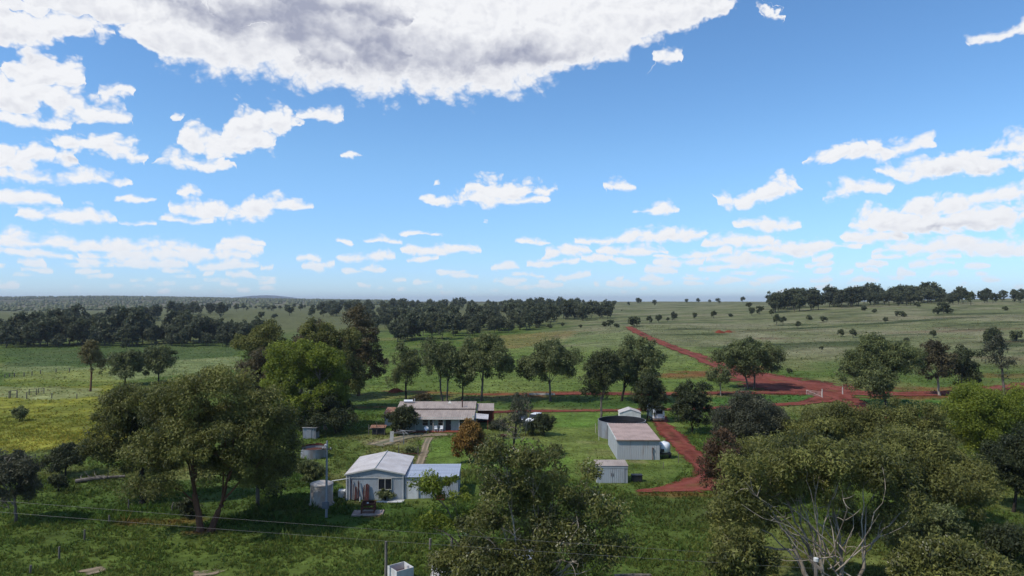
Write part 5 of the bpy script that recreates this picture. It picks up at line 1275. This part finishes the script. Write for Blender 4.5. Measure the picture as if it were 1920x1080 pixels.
# --- gate and posts at the road
gp = G(1541, 746); g2 = G(1500, 739)
gt = empty('farm_gate', gp, math.atan2(g2[1] - gp[1], g2[0] - gp[0])); tag(gt, 'white open farm gate beside the red road junction', 'gate')
LG = 4.4
fr = MB(); fr.tube([(.1, 0, .25), (.1, 0, 1.4)], .05, 6); fr.tube([(LG, 0, .25), (LG, 0, 1.25)], .05, 6); fr.build('frame', M_['gatewhite'], gt)
for z in (.3, .58, .86, 1.12, 1.36): MB().tube([(.1, 0, z), (LG, 0, z * .94 + .01)], .024, 6).build('rail', M_['gatewhite'], gt)
MB().tube([(.1, .01, .3), (LG, .01, 1.24)], .03, 6).build('brace', M_['gatewhite'], gt)
MB().tube([(-.1, 0, -.2), (-.1, 0, 2.0)], .13, 8).build('gate_post', M_['gatewhite'], gt)
g = G(1580, 740); ob = MB().tube([(0, 0, -.2), (0, 0, 1.2), (.02, 0, 1.95)], .14, 8, .12).lathe([(.13, 1.95), (.08, 2.02), (0, 2.04)], 8).build('gate_post', M_['gatewhite']); ob.location = tuple(g); tag(ob, 'white gate post standing alone right of the farm gate', 'post')

# --- fence posts
def post(px, py, top, label, group, mat='timber', r=.09, lean=0):
    g = G(px, py); _, zt = XZ(px, top, g[1]); h = max(.7, zt - g[2])
    rg = np.random.default_rng(int(px * 7 + py))
    ob = MB().tube([(0, 0, -.2), (rg.normal(0, .015), 0, h * .5), (lean + rg.normal(0, .02), 0, h)], r, 8, r * .88).build('fence_post', M_[mat])
    ob.location = tuple(g); return tag(ob, label, 'post', group)
FP = [(57,1076,1060,'nearest timber fence post at the bottom left'),(111,1049,1025,'second timber fence post from the bottom left corner'),(158,1012,993,'third timber fence post from the bottom left corner'),(205,982,966,'fourth timber fence post from the bottom left corner'),(241,957,937,'fifth timber fence post, before the black-trunked gum'),(323,958,942,'leaning post left of the twin reddish trunks')]
for px, py, t_, lb in FP: post(px, py, t_, lb, 'fence posts bottom left', lean=.15 if px == 323 else 0)
PX1 = [(17,747,733),(32,746,732),(50,748,735),(97,747,737),(144,748,738),(186,750,741),(230,752,743)]
for i, (px, py, t_) in enumerate(PX1): post(px, py, t_, '%s post from the left along the old stockyard fence' % WORDS[i], 'stockyard fence posts', r=.11)
for i, (px, py, t_) in enumerate([(9,708,701),(18,707,700),(27,707,699),(45,706,698),(60,704,696),(76,701,693),(105,698,691),(130,697,690)]): post(px, py, t_, '%s stump from the left in the far paddock fence line' % WORDS[i], 'far paddock fence stumps', r=.14)
def yard_frame(px0, px1, py, top, label):
    g = G((px0 + px1) / 2, py); k = g[1] / FPX; w = (px1 - px0) * k / 2; _, zt = XZ(px0, top, g[1]); h = zt - g[2]
    r = empty('stockyard_panel', g, .1); tag(r, label, 'stockyard panel', 'old stockyard panels')
    for x in (-w, w): MB().tube([(x, 0, -.2), (x, 0, h)], .09, 8).build('post', M_['timber'], r)
    for z, z2 in ((h - .1, h), (h * .45, h * .55)): MB().tube([(-w, 0, z), (w, .02, z2)], .06, 6).build('rail', M_['timber'], r)
yard_frame(20, 31, 746, 732, 'narrow old stockyard frame near the left edge'); yard_frame(55, 68, 741, 729, 'old stockyard frame with a sagging middle rail'); yard_frame(72, 82, 738, 728, 'smallest old stockyard frame, rightmost of the three')
for i, (px, py, t_, lb) in enumerate(((723,1095,1015,'tall weathered timber pole beside the white open box'),(806,1062,1010,'timber post behind the low iron roof'),(847,1035,1007,'short post right of the low iron roof'),(1850,1045,1000,'grey post in the shade at the lower right'))): post(px, py, t_, lb, 'posts in the near grass', r=.12)
# wire netting posts near the sheds
for i, (px, py, t_, lb) in enumerate(((1123,826,806,'thin white stake left of the open water tank'),(1117,812,794,'thinner stake behind the white one by the water tank'),(1272,868,848,'dark stake right of the tank trailer'),(1244,878,866,'short stake before the tank trailer'))): post(px, py, t_, lb, 'stakes by the farm sheds', 'gatewhite' if px < 1200 else 'timber', .045)
# --- overhead wires on their poles
pl = empty('power_line_pole', (-62, 46, Hs(-62, 46))); tag(pl, 'timber power line pole beyond the left edge', 'pole', 'power line poles')
MB().tube([(0, 0, -.3), (0, 0, 11.4)], .16, 10, .11).build('post', M_['timber'], pl); MB().box(-.06, .06, -.9, .9, 10.7, 10.85).build('crossarm', M_['timber'], pl)
x_, z_ = XZ(1530, 1052, 46); hz = Hs(x_, 46); pr_ = empty('power_line_pole', (x_, 46, hz)); tag(pr_, 'white-capped power line pole among the pale limbs, bottom right', 'pole', 'power line poles')
MB().tube([(0, 0, -.3), (0, 0, z_ - hz)], .15, 10, .12).build('post', M_['timber'], pr_); MB().lathe([(.16, 0), (.16, .2), (0, .26)], 10, (0, 0, z_ - hz)).build('cap', M_['white'], pr_); MB().box(-.06, .06, -.9, .9, z_ - hz - .35, z_ - hz - .2).build('crossarm', M_['timber'], pr_)
for k, (ya, yb, offs, lb) in enumerate(((926, 976, .85, 'upper of the two overhead wires crossing the foreground'), (946, 997, -.85, 'lower of the two overhead wires crossing the foreground'))):
    A0 = np.array([-62, 46 + offs, 10.85 + Hs(-62, 46)]); A1 = np.array([x_, 46 + offs, z_ - .18])
    if k: A0[2] -= .05
    m0 = XZ(480, yb, 46 + offs); s0 = (m0[0] - A0[0]) / (A1[0] - A0[0]); lin = A0[2] + (A1[2] - A0[2]) * s0; sag = (lin - m0[1]) / (4 * s0 * (1 - s0))
    ts = np.linspace(0, 1, 60)[:, None]; P = A0 + (A1 - A0) * ts; P[:, 2] -= 4 * sag * ts[:, 0] * (1 - ts[:, 0])
    tag(MB().tube(P, .0065, 5).build('overhead_wire', M_['wire']), lb, 'wire', 'overhead wires')
# --- open white box, low iron roofs at the bottom
g = G(751, 1092); ob_ = empty('open_box', g, math.radians(38)); tag(ob_, 'open square white iron box beside the tall timber pole', 'box')
for x0, x1, y0, y1 in ((-.75, .75, -.75, -.70), (-.75, .75, .70, .75), (-.75, -.70, -.695, .695), (.70, .75, -.695, .695)): MB().box(x0, x1, y0, y1, 0, 1.25).build('side', M_['white'], ob_)
MB().box(-.69, .69, -.69, .69, .05, .7).build('weeds', M_['soil'], ob_)
def lowshed(px, py, w, d, h, mat, rz, label):
    g = G(px, py); r = empty('low_shelter', g, rz); tag(r, label, 'shelter')
    MB().sheet((-w, -.1, h), (w, -.1, h), (w, d, h + .35), (-w, d, h + .35), .2, .025, .02).build('roof', M_[mat], r)
    for x in (-w + .1, w - .1):
        for y in (.1, d - .1): MB().box(x - .06, x + .06, y - .06, y + .06, 0, h - .04 + .33 * y / d).build('post', M_['timber'], r)
    MB().sheet((w - .1, d - .05, 0), (-w + .1, d - .05, 0), (-w + .1, d - .05, h + .2), (w - .1, d - .05, h + .2), .2, .02, .02).build('wall', M_['wallstain'], r)
lowshed(850, 1120, 1.7, 2.2, 1.5, 'roofpale', .05, 'low iron-roofed shelter half hidden by the white-flowering shrub')
lowshed(975, 1075, 1.0, 1.4, 1.2, 'zinc', -.2, 'bluish iron shelter behind the flowering gum stems')
lowshed(1822, 935, 2.6, 3.0, 1.9, 'zinc', .1, 'bluish iron shelter hidden in the right hand thicket')
g = G(1190, 1086); lg = empty('log_rail', g, .03); tag(lg, 'pale long log lying at the bottom edge right of the flowering gum', 'log')
MB().tube([(-1.6, 0, .25), (0, .05, .28), (1.2, .12, .25)], .17, 10, .12).build('log', M_['deadwood'], lg); MB().tube([(-1.2, .4, .16), (1.4, .3, .18)], .13, 8, .1).build('log', M_['deadwood'], lg)
# --- fallen timber in the left grass
g = G(185, 902); fl = empty('fallen_tree', g, .25); tag(fl, 'fallen dead tree lying in the grass left of the black trunk', 'fallen tree')
MB().tube([(-2.4, -.4, .2), (-.5, 0, .35), (2.8, .5, .3)], .28, 10, .16).build('trunk', M_['deadwood'], fl)
rgn = np.random.default_rng(12)
for k in range(9):
    s_ = np.array([rgn.uniform(-2.2, 1.5), rgn.uniform(-.2, .3), .3]); e_ = s_ + np.array([rgn.uniform(-1.4, .6), rgn.uniform(-.8, .8), rgn.uniform(.2, 1.0)])
    MB().tube([s_, (s_ + e_) / 2 + rgn.normal(0, .1, 3), e_], .07, 6, .02).build('bough', M_['deadwood'], fl)
# --- red soil heaps by the road
for i, (px, py, w, lb) in enumerate(((1350,624,2.0,'left heap of red soil on the slope above the road'),(1366,623,1.6,'right heap of red soil on the slope above the road'),(742,735,1.6,'ant mound of red soil left of the homestead trees'))):
    g = G(px, py); rg = np.random.default_rng(i + 50); V = []; F = []; n = 12
    for j, (rad, z) in enumerate(((1, -.1), (.75, .32), (.45, .6), (.15, .75))):
        for k in range(n): a = k / n * 6.283; q_ = rad * rg.uniform(.8, 1.2); V.append((w * q_ * math.cos(a) * 1.3, w * q_ * math.sin(a), w * z * rg.uniform(.7, 1.15) * .8))
    for j in range(3):
        for k in range(n): F.append((j * n + k, j * n + (k + 1) % n, (j + 1) * n + (k + 1) % n, (j + 1) * n + k))
    F.append(tuple(range(3 * n, 4 * n)))
    ob = MB().raw(V, F).build('soil_heap', M_['soil'], None, True); ob.location = tuple(g); tag(ob, lb, 'soil heap', 'red soil heaps')

# ---------------------------------------------------------------- long grass of the near paddocks
gr = np.random.default_rng(31)
FOOT = [(-15.2, 81.3, 3.6, 4.8), (-9.2, 79.5, 3.2, 3.2), (17.6, 101.8, 3.3, 5.4), (12.1, 85.2, 2.1, 1.5), (18.2, 113.5, 4.0, 4.0), (-13.2, 122, 9.5, 6)]
def grass(name, n, r0, r1, h0, h1, w, seed, peak=0.0):
    gr = np.random.default_rng(seed)
    a = np.arctan((gr.uniform(-420, 2340, n) - CX) / FPX); y = np.sqrt(gr.uniform(r0 ** 1.2, r1 ** 1.2, n)) if False else r0 * (r1 / r0) ** (gr.random(n) ** .8)
    x = np.tan(a) * y
    ok = np.ones(n, bool)
    for cx, cy_, hx, hy in FOOT: ok &= ~((np.abs(x - cx) < hx) & (np.abs(y - cy_) < hy))
    clump = fbm(x / 2.2, y / 2.2, 15, 3)
    ok &= road_dist(x, y) > gr.uniform(-.5, .4, n)
    ok &= gr.random(n) < sstep(.28, .55, clump) + .15
    if peak: ok &= fbm(x / 5, y / 5, 19, 3) > peak
    x, y, clump = x[ok], y[ok], clump[ok]; n = len(x)
    lawn = np.zeros(n)
    for zi in (12, 13, 14): lawn = np.maximum(lawn, inpoly(x, y, ZONES[zi][0]))
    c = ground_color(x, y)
    bare = sstep(.02, .10, c[:, 0] - c[:, 1])
    hgt = gr.uniform(h0, h1, n) * (.5 + 1.1 * clump) * (1 - .65 * lawn) * (1 - .8 * bare)
    c = c * gr.uniform(.95, 1.75, (n, 1)) * (1 + .25 * (clump - .5))[:, None]; c[:, 0] *= gr.uniform(.85, 1.3, n)
    z = H(x, y)
    nb = 4
    th = gr.uniform(0, 6.28, (n, nb)); ln = gr.uniform(.2, .9, (n, nb)) * hgt[:, None]; lt = gr.uniform(0, 6.28, (n, nb))
    hh = hgt[:, None] * gr.uniform(.55, 1.1, (n, nb)); ww = w * gr.uniform(.6, 1.3, (n, nb)) * (.5 + hgt[:, None] / h1 * .5)
    ox = gr.uniform(-.25, .25, (n, nb)) * w * 4; oy = gr.uniform(-.25, .25, (n, nb)) * w * 4
    V = np.zeros((n, nb, 3, 3))
    for i, s in ((0, -1), (1, 1)):
        V[:, :, i, 0] = x[:, None] + ox + s * np.cos(th) * ww; V[:, :, i, 1] = y[:, None] + oy + s * np.sin(th) * ww; V[:, :, i, 2] = z[:, None] - .03
    V[:, :, 2, 0] = x[:, None] + ox + np.cos(lt) * ln; V[:, :, 2, 1] = y[:, None] + oy + np.sin(lt) * ln; V[:, :, 2, 2] = z[:, None] + hh
    T = np.arange(n * nb * 3).reshape(-1, 3)
    cc = np.repeat(c, nb, 0)
    return tag(mobj(name, np_mesh(name, V.reshape(-1, 3), tris=T, mats=[GM], fattr={'cover': cc})), 'long green grass over the near paddocks and yard', 'grass', kind='stuff')
GM, t = material('grass_blades')
at = t.node('ShaderNodeAttribute', attribute_name='cover')
d_ = bsdf(t, at.outputs['Color'], .8, .1)
tr_l = t.node('ShaderNodeBsdfTranslucent', {'Color': at.outputs['Color']})
t.put(t.out.inputs['Surface'], t.node('ShaderNodeMixShader', {0: .45, 1: d_, 2: tr_l.outputs[0]}).outputs[0])
grass('long_grass', 190000, 46, 135, .10, .34, .075, 31)
gw = grass('weed_clumps', 26000, 46, 120, .35, .75, .10, 33, .60); gw['label'] = 'taller dark weed clumps in the near grass'
gg = grass('pasture_tussocks', 45000, 130, 380, .12, .34, .16, 32); gg['label'] = 'tussocky pasture grass on the middle paddocks'

# ---------------------------------------------------------------- air
hz_ = MB().box(-14000, 14000, -3000, 19000, -3, 135)
hzm, t = material('air')
t.put(t.out.inputs['Volume'], t.node('ShaderNodeVolumePrincipled', {'Color': (.74, .82, .95, 1), 'Density': 8e-5, 'Anisotropy': .2}).outputs[0])
hzo = hz_.build('haze', hzm); tag(hzo, 'thin bluish daytime haze over the land', 'haze', kind='stuff')
